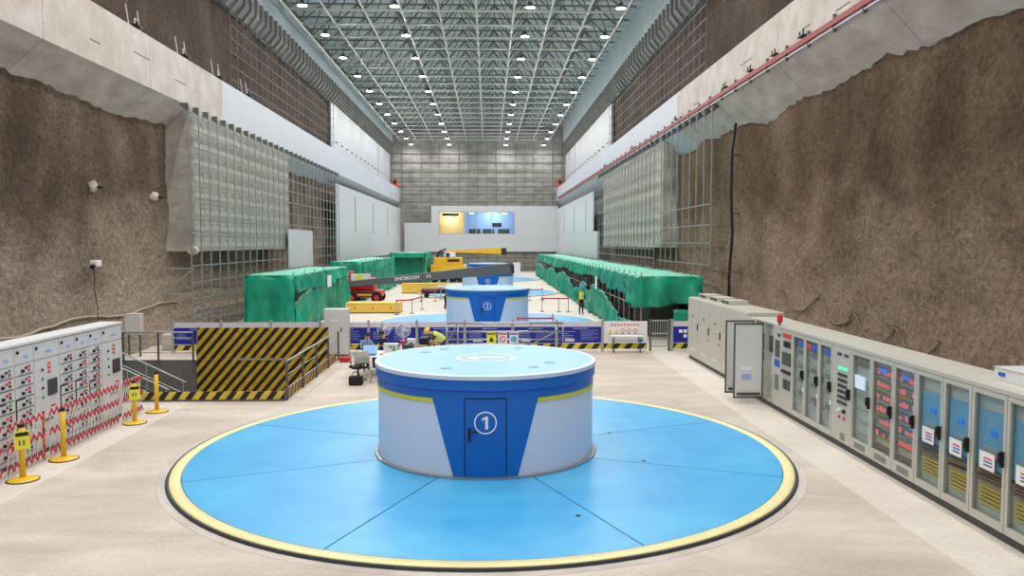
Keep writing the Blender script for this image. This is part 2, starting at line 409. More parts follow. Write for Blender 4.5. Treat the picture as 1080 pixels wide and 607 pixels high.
# ---------------------------------------------------------------- rock walls
SURF = {}
def rock(name, x, side, z0, z1, ya, yb, m, amp, step=.45, flare=0.0):
    nu = int((yb - ya) / step); nv = int((z1 - z0) / step)
    def fn(u, v): return (surf(ya + u * (yb - ya), z0 + v * (z1 - z0)), ya + u * (yb - ya), z0 + v * (z1 - z0))
    def surf(y, z):
        d = noise.fractal(Vector((y * .22, z * .22, x)), 1.0, 2.0, 5) * amp + noise.noise(Vector((y * 1.9, z * 1.9, x + 3))) * amp * .3
        if step < .3: d += noise.noise(Vector((y * 2.6, z * 3.4, x + 9))) * .07 + noise.noise(Vector((y * .9, z * .7, x + 5))) * .08
        d += flare * max(0, 1 - (z - z0) / 3.2) ** 2
        return x - side * d
    SURF[name] = surf
    me = grid_mesh(name, nu, nv, fn, m)
    o = link(name, me); struct(o); return o
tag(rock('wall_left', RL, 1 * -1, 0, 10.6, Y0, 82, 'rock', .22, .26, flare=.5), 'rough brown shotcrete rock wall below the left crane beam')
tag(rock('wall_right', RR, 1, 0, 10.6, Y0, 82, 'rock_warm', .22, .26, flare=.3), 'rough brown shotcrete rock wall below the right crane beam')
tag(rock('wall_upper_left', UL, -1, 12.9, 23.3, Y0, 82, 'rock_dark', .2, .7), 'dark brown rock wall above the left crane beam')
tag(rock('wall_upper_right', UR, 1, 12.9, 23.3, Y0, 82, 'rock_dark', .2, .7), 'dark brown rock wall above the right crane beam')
# plain backing walls of the far half and of the end behind the viewer
for nm, x0, x1 in [('wall_far_left', -17, UL - .05), ('wall_far_right', UR + .05, 14)]:
    struct(MB().box(x0, x1, 80, Y1, 0, 24).build(nm, 'concrete_dark'), 'grey concrete side wall in the far half of the ' + nm.split('_')[-1] + ' side')
struct(MB().box(-18, 15, Y0 - .5, Y0, 0, 24).build('wall_back', 'concrete_wall'), 'concrete wall behind the viewer')
for nm, x0, x1 in [('wall_outer_left', -18.2, -17.6), ('wall_outer_right', 14.6, 15.2)]:
    struct(MB().box(x0, x1, Y0, 82, 0, 24).build(nm, 'concrete_dark'))

# ---------------------------------------------------------------- crane runway beams, cut into casting segments
def crane_beam(side, label):
    t = thing('crane_beam', label, 'beam'); t['kind'] = 'structure'
    if side < 0: poly = [(XL, 11.1), (XL, 13.25), (UL - 1, 13.25), (UL - 1, 9.9), (RL - .25, 9.86)]
    else: poly = [(XR, 11.35), (XR, 13.3), (UR + 1, 13.3), (UR + 1, 9.9), (RR + .25, 9.86)]
    edges = [Y0, -6, 2, 10, 18, 26, 34, 43] if side < 0 else [Y0, -5, 4, 13, 22, 30, 38, 46]
    k = 0
    for a, c in zip(edges[:-1], edges[1:]):
        o = MB().prism(poly, 'y', a + .015, c - .015).build('beam_segment', 'concrete_pale', t)
        o.data.materials.append(M['concrete_raw'])
        for p in o.data.polygons:
            if abs(p.normal.z) > .3 and p.normal.z < 0: p.material_index = 1
    rn = random.Random(3 + side)
    for yc in ([24.5, 29, 32.5, 36.6] if side < 0 else [20.5, 24, 27, 33, 41]):
        ln = rn.uniform(.7, 1.6); zc = rn.uniform(11.8, 12.4); xx = XL if side < 0 else XR
        MB().box(xx - .004, xx + .004, yc, yc + ln, zc, zc + .035).build('casting_mark', 'crack', t)
    a = edges[-1]
    while a < Y1 - 1:
        c = min(a + 12, Y1); MB().prism(poly, 'y', a + .01, c - .01).build('beam_segment', 'white_paint', t); a = c
    return t
crane_beam(-1, 'white concrete crane runway beam along the left wall')
crane_beam(1, 'white concrete crane runway beam with red rail along the right wall')
# crane power rail on the right beam
t = thing('conductor_rail', 'long red conductor rail along the face of the right crane beam', 'rail', (XR, 0, 11.55))
MB().box(-.14, -.06, 16, 122, -.09, .09).build('rail_bar', 'red_pipe', t)
MB().box(-.09, -.05, 16, 122, -.2, -.15).build('lower_strip', 'rail_white', t)
hg = None
for k in range(54):
    y = 17 + k * 2
    if hg is None:
        me = MB().box(-.1, 0, -.05, .05, -.28, .26).mesh('hanger', 'galv_dark')
        hg = me
    link('hanger', me, t, (0, y, 0))
me = MB().box(-.16, .0, -.25, .25, .2, .24).box(-.14, -.1, -.2, -.15, .24, .42).box(-.14, -.1, .1, .15, .24, .4).mesh('junction_clip', 'dark_steel')
for y in (27.5, 30.2, 33, 36.5, 46, 60, 74): link('junction_clip', me, t, (0, y, 0))

# cornices under the roof
def cornice(side, nm):
    b = MB(); x = UL if side < 0 else UR; s = -side
    poly = [(x - s * .6, 18.6), (x + s * .25, 18.75), (x + s * .75, 19.35), (x + s * .75, 20.3), (x - s * .6, 20.3)]
    b.prism(poly, 'y', Y0, Y1)
    y = Y0 + .6
    rp = [(x + s * .2, 18.6), (x + s * .38, 18.62), (x + s * .9, 19.3), (x + s * .9, 20.35), (x + s * .7, 20.35)]
    while y < Y1 - .5:
        b.prism(rp, 'y', y, y + .35); y += 1.2
    o = struct(b.build(nm, 'cornice'), 'ribbed grey concrete cornice under the roof')
    xa = x + s * .7; MB().box(min(xa, xa - s * .1), max(xa, xa - s * .1), Y0, Y1, 20.3, 23.3).build('edge_sheet', 'roof_sheet', o)
    return o
cornice(-1, 'trim_1'); cornice(1, 'trim_2')

# ---------------------------------------------------------------- concrete infill walls hanging below the beams
b = MB().box(XL + .1, RL - .6, 38.2, 56.5, 4.2, 11.05)
ifl = struct(b.build('wall_infill_left', 'concrete_wall'), 'pale cast concrete wall behind the steel grid on the left')
b = MB().box(XR + .1, RR + .5, 50, 76, 4.3, 11.3)
ifr = struct(b.build('wall_infill_right', 'concrete_wall'), 'pale cast concrete wall behind the steel grid on the right')
# board-marked courses of the two infill walls
me = MB().box(-.016, .016, -.56, .56, -.36, .36).mesh('formwork_panel', 'concrete_wall')
for j in range(8):
    for i in range(15): link('formwork_panel', me, ifl, (XL + .105, 39 + i * 1.2, 4.75 + j * .8))
for j in range(8):
    for i in range(21): link('formwork_panel', me, ifr, (XR + .095, 50.8 + i * 1.22, 4.9 + j * .8))
# pipe stub under the corner of the left infill
MB().tube((XL + .14, 38.15, 4.25), (XL + .14, 37.8, 4.25), .22, 12).build('pipe_stub', 'concrete_pale', ifl)

# ---------------------------------------------------------------- steel wall grids
def steel_grid(label, x, ya, yb, zs, dy, z0, z1, side, brackets=True, thick=.055, gm='galv_wall'):
    t = thing('steel_wall_grid', label, 'steel grid', (x, ya, 0))
    n = int(round((yb - ya) / dy))
    mv = MB().box(-thick / 2, thick / 2, -thick / 2, thick / 2, z0, z1).mesh('vertical_bar', gm)
    mb_ = MB().prism([(0, z1), (side * .35, z1), (side * .35, z1 - .12), (0, z1 - .4)], 'y', -.05, .05).mesh('bracket', 'galv_dark') if brackets else None
    for k in range(n + 1):
        link('vertical_bar', mv, t, (0, k * dy, 0))
        if brackets: link('bracket', mb_, t, (0, k * dy, 0))
    mh = MB().box(-thick / 2 - .03, thick / 2 - .03, 0, yb - ya, -thick / 2, thick / 2).mesh('horizontal_bar', gm)
    for z in zs: link('horizontal_bar', mh, t, (0, 0, z))
    return t
steel_grid('steel cladding grid hanging over the left concrete wall behind the green tarp shed', -13.85, 37.2, 73.6, [.4 + .78 * k for k in range(14)], 1.3, 0, 11.05, -1)
steel_grid('low steel grid under the slotted white panel on the left', -13.85, 74.9, 126, [.5, 1.3, 2.1, 2.8], 1.6, 0, 2.9, -1, False)
steel_grid('steel bar grid on the rock above the left crane beam', -15.3, 48, 79, [13.6, 14.4, 15.2, 16, 16.8, 17.6, 18.3], 1.3, 13.25, 18.6, -1, False, .04, 'galv_dark')
steel_grid('tall steel uprights in front of the right rock wall by the black cable', 10.85, 38.2, 50.0, [2.6, 3.5, 4.6, 5.5, 6.5], 1.4, 0, 11.3, 1)
steel_grid('dense steel grid over the right concrete wall behind the long green shelter', 10.85, 51.4, 78, [1.2, 2.2, 3.0, 3.6, 4.2, 5.3, 6.4, 7.5, 8.6, 9.7, 10.6], 1.4, 0, 11.3, 1)
steel_grid('steel bar grid on the rock above the right crane beam', 12.1, 44, 79, [13.8, 14.6, 15.4, 16.2, 17, 17.8, 18.4], 1.3, 13.3, 18.6, 1, False, .04, 'galv_dark')
# diagonal struts behind the lower left grid
t = thing('wall_strut', 'triangular steel strut frame on the rock under the left concrete wall', 'strut', (-14, 37.6, 0))
for dz in (2.2, 3.4): MB().bar((-1.3, 0, dz), (.1, 0, dz), .07, .07).build('strut_bar', 'galv', t)
MB().bar((-1.3, 0, 2.2), (.1, 0, 3.4), .06, .06).build('strut_brace', 'galv', t)

# ---------------------------------------------------------------- white wall panels
def slotted_panel(name, label, x, ya, yb, zs, slots, sz, nx):
    """panel built from sheets between slots; slots are real gaps with a dark channel behind"""
    t = thing(name, label, 'wall panel', (x, 0, 0)); th = .12
    z0, z1 = zs; cur = ya; w_ = .45
    for sy in slots:
        MB().box(0, th * nx, cur + .006, sy - w_ / 2, z0, z1).build('panel_sheet', 'white_panel', t)
        MB().box(0, th * nx, sy - w_ / 2, sy + w_ / 2, z0, sz[0]).build('panel_sheet', 'white_panel', t)
        MB().box(0, th * nx, sy - w_ / 2, sy + w_ / 2, sz[1], z1).build('panel_sheet', 'white_panel', t)
        MB().box(th * nx * .08, th * nx * .95, sy - w_ / 2, sy + w_ / 2, sz[0], sz[1]).build('slot_channel', 'dark_steel', t)
        cur = sy + w_ / 2
    MB().box(0, th * nx, cur, yb, z0, z1).build('panel_sheet', 'white_panel', t)
    return t
slotted_panel('wall_panel', 'long white wall panel with four dark vertical slots on the left', -14.05, 73.6, 126.8, (2.95, 10.1), [84, 97, 110.3, 124], (5.75, 9.45), -1)
slotted_panel('wall_panel', 'upper white wall panel with three dark vertical slots on the right', 10.9, 82, 126.8, (5.8, 9.95), [88, 100, 113], (6.0, 9.3), 1)
t = tag(MB().box(10.9, 11.02, 78, 126.8, 2.95, 5.79).build('wall_panel', 'white_panel'), 'lower plain white wall panel above the long green shelter on the right', 'wall panel')
tag(MB().box(-13.78, -13.7, 54.7, 62, 2.85, 5.55).build('wall_panel', 'white_panel'), 'small square white panel fixed to the left steel grid', 'wall panel')
def upper_panels(x, s, label):
    t = thing('wall_panel', label, 'wall panel', (x, 0, 0))
    MB().box(0, s * .15, 79.6, 112.8, 13.25, 18.6).build('panel_sheet', 'panel_upper', t)
    MB().box(0, s * .15, 113.1, 126.8, 13.25, 18.6).build('panel_sheet', 'panel_upper', t)
    me = MB().box(0, -s * .12, -.3, .3, -.04, .04).mesh('cleat', 'galv_dark')
    for k in range(14):
        link('cleat', me, t, (0, 82 + k * 3.1, 14.9)); 
    return t
upper_panels(-15.6, -1, 'white wall panel above the far end of the left crane beam')
upper_panels(12.4, 1, 'white wall panel above the far end of the right crane beam')

# ---------------------------------------------------------------- end wall with the control-room window
WX0, WX1, WZ0, WZ1 = -7.9, 4.3, 5.97, 9.6
b = MB()
for (x0, x1, z0, z1) in [(-18, WX0, 0, 24), (WX1, 15, 0, 24), (WX0, WX1, 0, WZ0), (WX0, WX1, WZ1, 24)]: b.box(x0, x1, Y1, Y1 + .5, z0, z1)
wf = struct(b.build('wall_end', 'concrete_dark'), 'grey concrete end wall of the hall')
t = thing('steel_wall_grid', 'steel grid covering the far end wall', 'steel grid', (0, Y1 - .25, 0))
me = MB().box(-15.4, 12.2, -.04, .04, -.05, .05).mesh('horizontal_bar', 'galv_dark')
for z in [.6, 1.4, 2.2, 3.0, 11.2, 12.4, 13.6, 14.9, 16.2, 17.5, 18.8]: link('horizontal_bar', me, t, (0, 0, z))
me = MB().box(-.035, .035, -.03, .03, 10.5, 20.4).mesh('vertical_bar', 'galv_dark')
me2 = MB().box(-.035, .035, -.03, .03, 0, 3.2).mesh('vertical_bar', 'galv_dark')
for k in range(19):
    link('vertical_bar', me, t, (-15.2 + k * 1.5, 0, 0)); link('vertical_bar', me2, t, (-15.2 + k * 1.5, 0, 0))
me = MB().box(-2, 2, -.05, .05, -.03, .03).mesh('horizontal_bar', 'galv_dark')
for z in (8.3, 8.9, 9.5, 10.1): link('horizontal_bar', me, t, (-11.4, 0, z))
b = MB(); yy0, yy1 = Y1 - .55, Y1 - .4
t = thing('wall_panel', 'white stepped wall panel on the far end wall around the lit window', 'wall panel', (0, yy0, 0))
for (x0, x1, z0, z1) in [(-13.4, -9.1, 3.2, 7.8), (-9.1, WX0, 3.2, 10.5), (WX1, 11.15, 3.2, 10.5), (WX0, WX1, 3.2, WZ0), (WX0, WX1, WZ1, 10.5)]:
    MB().box(x0 + .004, x1 - .004, 0, .15, z0, z1).build('panel_sheet', 'white_panel', t)
# window and the room behind it
t = thing('window_1', 'wide lit control room window in the white end wall', 'window', (0, Y1, 0)); t['kind'] = 'structure'
f = MB()
f.box(WX0, WX1, -.55, .1, WZ0 - .0, WZ0 + .12).box(WX0, WX1, -.55, .1, WZ1 - .12, WZ1).box(WX0, WX0 + .12, -.55, .1, WZ0, WZ1).box(WX1 - .12, WX1, -.55, .1, WZ0, WZ1)
for x in (-3.9, -1.9, .6): f.box(x - .05, x + .05, 0, .08, WZ0, WZ1)
f.build('window_frame', 'galv', t)
for x0, x1 in ((WX0 + .12, -3.95), (-3.85, -1.95), (-1.85, .55), (.65, WX1 - .12)):
    MB().box(x0, x1, .03, .05, WZ0 + .12, WZ1 - .12).build('pane', 'window_glass', t)
rm = thing('control_room', 'lit control room seen through the end wall window', 'room', (0, Y1 + .5, 0)); rm['kind'] = 'structure'
for nm, m, bx in [('room_floor', 'cab_inner', (-9, 6, 0, 5, 5.7, 5.8)), ('room_ceiling', 'room_blue', (-9, 6, 0, 5, 10.2, 10.3)), ('room_back', 'room_blue', (-3.9, 6, 4.9, 5, 5.8, 10.2)), ('room_back', 'warm_wall', (-9, -4.0, 2.4, 2.5, 5.8, 10.2)),
                  ('room_side', 'warm_wall', (-9, -8.9, 0, 5, 5.8, 10.2)), ('room_side', 'room_blue', (5.9, 6, 0, 5, 5.8, 10.2)), ('partition', 'cab_inner', (-4.0, -3.8, 0, 5, 5.8, 10.2))]:
    MB().box(*bx).build(nm, m, rm)
MB().box(-7.4, -4.8, .3, .5, 8.95, 9.35).build('roller_blind', 'black', rm)
for x in (-2.7, 0, 2.7): MB().box(x - .4, x + .4, .8, 1.6, 9.35, 9.4).build('room_lamp', 'glow_cool', rm)
MB().box(.6, 2.2, 3.0, 3.1, 7.2, 7.9).build('monitor', 'black', rm)
for x in (-3.2, -.9, 1.6): MB().box(x, x + 1.9, 2.6, 3.2, 5.8, 6.9).build('desk', 'plinth', rm)
for (x, y, z, m, e) in [(-6.2, 1.2, 8.8, (1, .82, .58), 230), (.8, 2.2, 9.2, (.85, .92, 1), 420)]:
    ld = bpy.data.lights.new('room_light', 'POINT'); ld.energy = e; ld.color = m; ld.shadow_soft_size = .3
    lo = bpy.data.objects.new('room_light', ld); col.objects.link(lo); lo.parent = rm; lo.location = (x, y, z)

# ---------------------------------------------------------------- roof and its space frame
struct(MB().box(-18, 15, Y0 - .5, Y1 + .5, 23.3, 23.5).build('ceiling', 'roof_sheet'), 'grey metal roof sheeting above the space frame')
sf = thing('roof_space_frame', 'pale steel space frame carrying the roof', 'roof frame', (0, 0, 0))
ZB, ZT = 20.7, 22.7; dx = 2.6; dyy = 3.6
xs = [-13.8 + dx * k for k in range(10)]; ysf = [124.2 - dyy * k for k in range(39)]
cy = MB().tube((0, ysf[-1], 0), (0, ysf[0], 0), .075, 6).mesh('lengthwise_chord', 'frame_light', True)
for x in xs: link('lengthwise_chord', cy, sf, (x, 0, ZB))
cx = MB().tube((xs[0], 0, 0), (xs[-1], 0, 0), .075, 6).mesh('cross_chord', 'frame_light', True)
for y in ysf: link('cross_chord', cx, sf, (0, y, ZB))
xt = [xs[0] - dx / 2] + [x + dx / 2 for x in xs]; yt = [y - dyy / 2 for y in ysf[:-1]]
cy2 = MB().tube((0, yt[-1], 0), (0, yt[0], 0), .06, 5).mesh('upper_chord', 'frame_shaded', True)
for x in xt: link('upper_chord', cy2, sf, (x, 0, ZT))
cx2 = MB().tube((xt[0] - .5, 0, 0), (xt[-1] + .5, 0, 0), .06, 5).mesh('upper_chord', 'frame_shaded', True)
for y in yt: link('upper_chord', cx2, sf, (0, y, ZT))
b = MB()
for x in xt:
    for y in yt:
        if y < 20: continue
        for sx in (-1, 1):
            if not (xs[0] - .1 < x + sx * dx / 2 < xs[-1] + .1): continue
            for sy in (-1, 1): b.tube((x, y, ZT), (x + sx * dx / 2, y + sy * dyy / 2, ZB), .06, 4, cap=False)
tag(b.build('diagonal_web', 'frame_shaded', sf, fix=False), kind='stuff')
b = MB()
for x in xs:
    for y in ysf:
        if y < 20: continue
        b.tube((x, y, ZB - .14), (x, y, ZB + .14), .13, 6)
tag(b.build('ball_node', 'frame_light', sf, fix=False), kind='stuff')
# roof purlins
me = MB().box(-16, 13, -.04, .04, 0, .12).mesh('purlin', 'frame_light')
for k in range(78): link('purlin', me, sf, (0, 126.3 - 1.8 * k, 23.1))

# ---------------------------------------------------------------- high-bay lamps
LXS = [-12.0, -6.05, 2.75, 8.7]
lamp0 = None
for r_ in range(19):
    y = 124.2 - 7.2 * r_
    for c_, x in enumerate(LXS):
        lab = 'round high bay lamp in the %s row from the end wall, %s from the left' % (ORD[r_], ORD[c_])
        if lamp0 is None:
            t = thing('high_bay_lamp', lab, 'lamp', (x, y, 19.9), group='high bay lamps under the roof')
            sm = MB().lathe([(.05, .36), (.14, .34), (.15, .18), (.33, .06), (.34, .0), (.31, .0)], 14).build('lamp_housing', 'lamp_shell', t, True)
            MB().disc((0, 0, .0), .31, 14, .03).build('lens', 'lamp_glow', t)
            MB().tube((0, 0, .34), (0, 0, .74), .02, 5).build('hanger_rod', 'galv_dark', t)
            ld = bpy.data.lights.new('lamp_light', 'AREA'); ld.shape = 'DISK'; ld.size = .6; ld.energy = LAMP_W; ld.color = LAMP_COL; ld.spread = math.radians(170)
            lo = bpy.data.objects.new('lamp_light', ld); col.objects.link(lo); lo.parent = t; lo.location = (0, 0, -.02)
            ld = bpy.data.lights.new('lamp_side_light', 'POINT'); ld.energy = LAMP_W * .4; ld.color = LAMP_COL; ld.shadow_soft_size = .12
            lo = bpy.data.objects.new('lamp_side_light', ld); col.objects.link(lo); lo.parent = t; lo.location = (0, 0, -.3)
            lamp0 = t
        else:
            t = copy_tree(lamp0); t.location = (x, y, 19.9); t['label'] = lab

# ---------------------------------------------------------------- generator units: floor cover and drum
def arc_patch(name, m, parent, r, th_fn0, th_fn1, z0, z1, n=24, nz=6, thick=.012):
    """curved patch on a cylinder facing -Y; bounds given as angle functions of z (0 = straight at the viewer)"""
    vs = []; fs = []
    for layer in (r, r - thick):
        for j in range(nz + 1):
            z = z0 + (z1 - z0) * j / nz; a, c = th_fn0(z), th_fn1(z)
            for i in range(n + 1):
                th = a + (c - a) * i / n; vs.append((layer * math.sin(th), -layer * math.cos(th), z))
    N = (nz + 1) * (n + 1); W_ = n + 1
    for j in range(nz):
        for i in range(n):
            q = (j * W_ + i, j * W_ + i + 1, (j + 1) * W_ + i + 1, (j + 1) * W_ + i); fs.append(q); fs.append(tuple(N + k for k in reversed(q)))
    for i in range(n):
        fs.append((i + 1, i, N + i, N + i + 1)); k = nz * W_; fs.append((k + i, k + i + 1, N + k + i + 1, N + k + i))
    for j in range(nz):
        fs.append((j * W_, (j + 1) * W_, N + (j + 1) * W_, N + j * W_)); k = n; fs.append(((j + 1) * W_ + k, j * W_ + k, N + j * W_ + k, N + (j + 1) * W_ + k))
    me = bpy.data.meshes.new(name); me.from_pydata(vs, [], fs); me.materials.append(M[m])
    o = link(name, me, parent); smooth_angle(o, 40); return o
def ring_mark(r0, r1, n=40):
    b = MB(); vs = []; fs = []
    for i in range(n):
        a = 2 * PI * i / n
        vs += [(r0 * math.cos(a), r0 * math.sin(a), 0), (r1 * math.cos(a), r1 * math.sin(a), 0)]
    for i in range(n):
        j = (i + 1) % n; fs.append((2 * i, 2 * i + 1, 2 * j + 1, 2 * j))
    return vs, fs
def digit(num, size):
    if num != 1: return text_mesh(str(num), size, .001)
    k = size / .34
    me = bpy.data.meshes.new('number_mark')
    me.from_pydata([(x * k, y * k, 0) for x, y in [(-.005, -.125), (.045, -.125), (.045, .125), (.005, .125), (-.005, .118), (-.06, .085), (-.06, .04), (-.005, .066)]], [], [(0, 1, 2, 3, 4, 7), (4, 5, 6, 7)])
    return me
RD = 2.35; ZTOP = 2.03
def trap(z): return math.radians(15.2 + (26.0 - 15.2) * (z - .03) / (1.6 - .03))
sector_me = None
DISC = {}
def unit(num, y, where):
    global sector_me
    # floor cover of eight sector plates
    t = thing('generator_floor_cover', 'round sky blue floor cover with yellow rim around the drum ' + where, 'floor cover', (-.06, y, 0))
    if not DISC:
        n = 10; vs = []; fs = []; g = .013
        r0, r1 = 2.44, 6.25
        for k in range(n + 1):
            for r in (r0, r1):
                half = PI / 8 - g / r; a = -half + 2 * half * k / n
                vs.append((r * math.cos(a), r * math.sin(a), .06))
        for k in range(n): fs.append((2 * k, 2 * k + 1, 2 * k + 3, 2 * k + 2))
        lo = len(vs); vs += [(p[0], p[1], .03) for p in vs]
        for k in range(n): fs.append((2 * k + 1, lo + 2 * k + 1, lo + 2 * k + 3, 2 * k + 3)); fs.append((2 * k, 2 * k + 2, lo + 2 * k + 2, lo + 2 * k))
        fs.append((0, lo, lo + 1, 1)); fs.append((2 * n, 2 * n + 1, lo + 2 * n + 1, lo + 2 * n))
        me = bpy.data.meshes.new('sector_plate'); me.from_pydata(vs, [], fs); me.materials.append(M['disc_blue']); DISC['s'] = me
        DISC['sub'] = MB().lathe([(2.3, .002), (6.27, .002), (6.27, .036), (2.3, .036)], 96).mesh('seal_bed', 'seam_dark')
        DISC['y'] = MB().lathe([(6.265, .0), (6.265, .062), (6.46, .062), (6.48, .05), (6.48, 0)], 128).mesh('yellow_rim', 'disc_yellow', True)
        DISC['e'] = MB().lathe([(6.485, .0), (6.485, .05), (6.52, .05), (6.53, .012), (6.55, .012), (6.55, 0)], 128).mesh('steel_edge', 'seam_dark')
        DISC['k'] = MB().lathe([(6.55, .0), (6.55, .008), (6.70, .008), (6.71, 0)], 128).mesh('grout_ring', 'concrete_pale')
        DISC['p'] = MB().disc((0, 0, .055), .045, 12, .012).mesh('lifting_plug', 'dark_steel')
    link('seal_bed', DISC['sub'], t); link('yellow_rim', DISC['y'], t); link('steel_edge', DISC['e'], t); link('grout_ring', DISC['k'], t)
    for k in range(8):
        o = link('sector_plate', DISC['s'], t); o.rotation_euler = (0, 0, k * PI / 4)
    for px_, py_ in ((1.55, -4.45), (3.3, -1.2), (2.95, 1.25)): link('lifting_plug', DISC['p'], t, (px_, py_, 0))
    # drum
    d = thing('generator_drum', 'white and blue round generator drum numbered %d, %s' % (num, where), 'generator', (-.06, y, .036))
    o = MB().lathe([(RD, 0), (RD, 1.95)], 96).build('drum_wall', 'drum_white', d, True)
    o = MB().lathe([(2.30, 0), (2.43, 0), (2.43, .05), (2.36, .06)], 96).build('base_ring', 'steel', d)
    smooth_angle(o, 30)
    full = 2 * PI
    arc_patch('upper_band', 'drum_blue', d, RD + .012, lambda z: -PI, lambda z: PI, 1.56, 1.95, 96, 1)
    o = MB().lathe([(RD + .012, 1.72), (RD + .05, 1.74), (RD + .05, 1.93)], 96).build('band_lip', 'drum_blue', d); smooth_angle(o, 30)
    arc_patch('yellow_stripe', 'yellow_stripe', d, RD + .016, lambda z: trap(z) + .004, lambda z: 2 * PI - trap(z) - .004, 1.47, 1.555, 90, 1)
    arc_patch('door_surround', 'drum_blue', d, RD + .014, lambda z: -trap(z), lambda z: trap(z), .05, 1.60, 24, 8)
    hw = math.asin(.385 / RD)
    arc_patch('door_gap', 'groove_blue', d, RD + .017, lambda z: -hw - .012, lambda z: hw + .012, .055, 1.60, 16, 1)
    dr = arc_patch('door', 'door_blue', d, RD + .021, lambda z: -hw, lambda z: hw, .06, 1.565, 16, 1)
    # handle
    hx = -.31; yf = -(RD + .02)
    hb = MB().box(hx - .025, hx + .025, yf - .012, yf + .03, .76, 1.02).tube((hx, yf, .95), (hx, yf - .06, .95), .014, 6).box(hx - .01, hx + .16, yf - .07, yf - .05, .935, .965)
    hb.tube((hx, yf, .84), (hx, yf - .03, .84), .02, 8).build('handle', 'black', dr)
    # number mark on the door, following the curve
    def bend(me, cx_, cz, r):
        for v in me.vertices:
            x, z, e = v.co.x + cx_, v.co.y + cz, v.co.z
            rr = r + max(e, 0); v.co = (x, -math.sqrt(max(rr * rr - x * x, 0)), z)
    vs, fs = ring_mark(.195, .22); me = bpy.data.meshes.new('number_ring'); me.from_pydata(vs, [], fs); me.materials.append(M['mark_white']); bend(me, 0, 1.12, RD + .024); link('number_ring', me, dr)
    me = digit(num, .34); me.name = 'number_mark'; me.materials.clear(); me.materials.append(M['mark_white']); 
    for v in me.vertices: v.co.x *= 1.15
    bend(me, 0, 1.12, RD + .024); link('number_mark', me, dr)
    # top
    o = MB().lathe([(0, ZTOP - .004), (2.36, ZTOP - .004), (2.36, 1.95)], 96).build('top_plate', 'drum_top', d); smooth_angle(o, 30)
    o = MB().lathe([(2.30, 1.94), (2.415, 1.94), (2.42, 1.96), (2.42, ZTOP - .01), (2.40, ZTOP), (2.33, ZTOP), (2.33, ZTOP - .01)], 96).build('top_rim', 'rim_white', d); smooth_angle(o, 30)
    for (lx, ly) in [(-1.4, .95), (-1.0, 1.5), (.78, 1.6), (-.8, -1.42), (.98, -1.3), (1.36, -.72)]:
        MB().disc((lx, ly, ZTOP - .006), .115, 16, .008).build('inspection_lid', 'lid', d)
    vs, fs = ring_mark(.58, .66); me = bpy.data.meshes.new('number_ring'); me.from_pydata([(a, b_, ZTOP + .002) for a, b_, c in vs], [], fs); me.materials.append(M['mark_white']); link('number_ring', me, d)
    me = digit(num, 1.15); me.name = 'number_mark'; me.materials.clear(); me.materials.append(M['mark_white'])
    o = link('number_mark', me, d, (0, 0, ZTOP + .001)); o.rotation_euler = (0, 0, PI / 2)
    o.scale = (1.1, 1, 1)
    return d
unit(1, 17.3, 'in the foreground')
unit(2, 45.2, 'behind the blue notice boards')
unit(3, 72.8, 'half hidden behind drum 2')
unit(4, 99.5, 'farthest down the hall')


# ---------------------------------------------------------------- right side: grey switchgear row
def rect_frame(b, x0, x1, y0, y1, z0, z1, wd):
    """door frame in a Y-Z plane"""
    return b.box(x0, x1, y0, y0 + wd, z0, z1).box(x0, x1, y1 - wd, y1, z0, z1).box(x0, x1, y0 + wd, y1 - wd, z0, z0 + wd).box(x0, x1, y0 + wd, y1 - wd, z1 - wd, z1)
SWE = [31.2, 29.6, 28.1, 26.7, 25.3, 24.0]
names_sw = ['farthest', 'second farthest', 'middle', 'second nearest', 'nearest']
for k in range(5):
    ya, yb = SWE[k + 1], SWE[k]; wy = yb - ya
    t = thing('switchgear_cabinet', 'plain grey switchgear cabinet in the right row, %s of the five' % names_sw[k], 'cabinet', (8.0, ya, 0), group='plain grey switchgear cabinets')
    MB().box(.04, 1.15, .005, wy - .005, .12, 2.45).build('body', 'cab_grey', t, bevel=.012)
    MB().box(.06, 1.1, 0, wy, 0, .12).build('plinth', 'plinth', t)
    d = MB().box(0, .04, .012, wy - .012, .16, 2.42).build('door', 'cab_grey', t, bevel=.008)
    MB().box(-.03, 0, .1, .17, 1.25, 1.5).build('handle', 'black', d, bevel=.01)
    MB().box(-.012, 0, wy * .5, wy * .5 + .09, 1.7, 1.8).build('indicator', 'module_dark', d)
    MB().box(-.012, 0, .2, .26, 1.02, 1.1).build('indicator', 'print_red', d)
    MB().box(-.006, 0, wy * .35, wy * .75, .42, .47).build('vent_slot', 'sign_white', d)
    if k in (0, 1, 2):
        v = MB().box(.35, 1.0, .25, wy - .25, 2.45, 2.6).build('roof_vent', 'cab_grey', t, bevel=.01)
        for q in range(3): MB().box(.33, .35, .35 + q * .3, .55 + q * .3, 2.48, 2.57).build('vent_grille', 'module_dark', v)

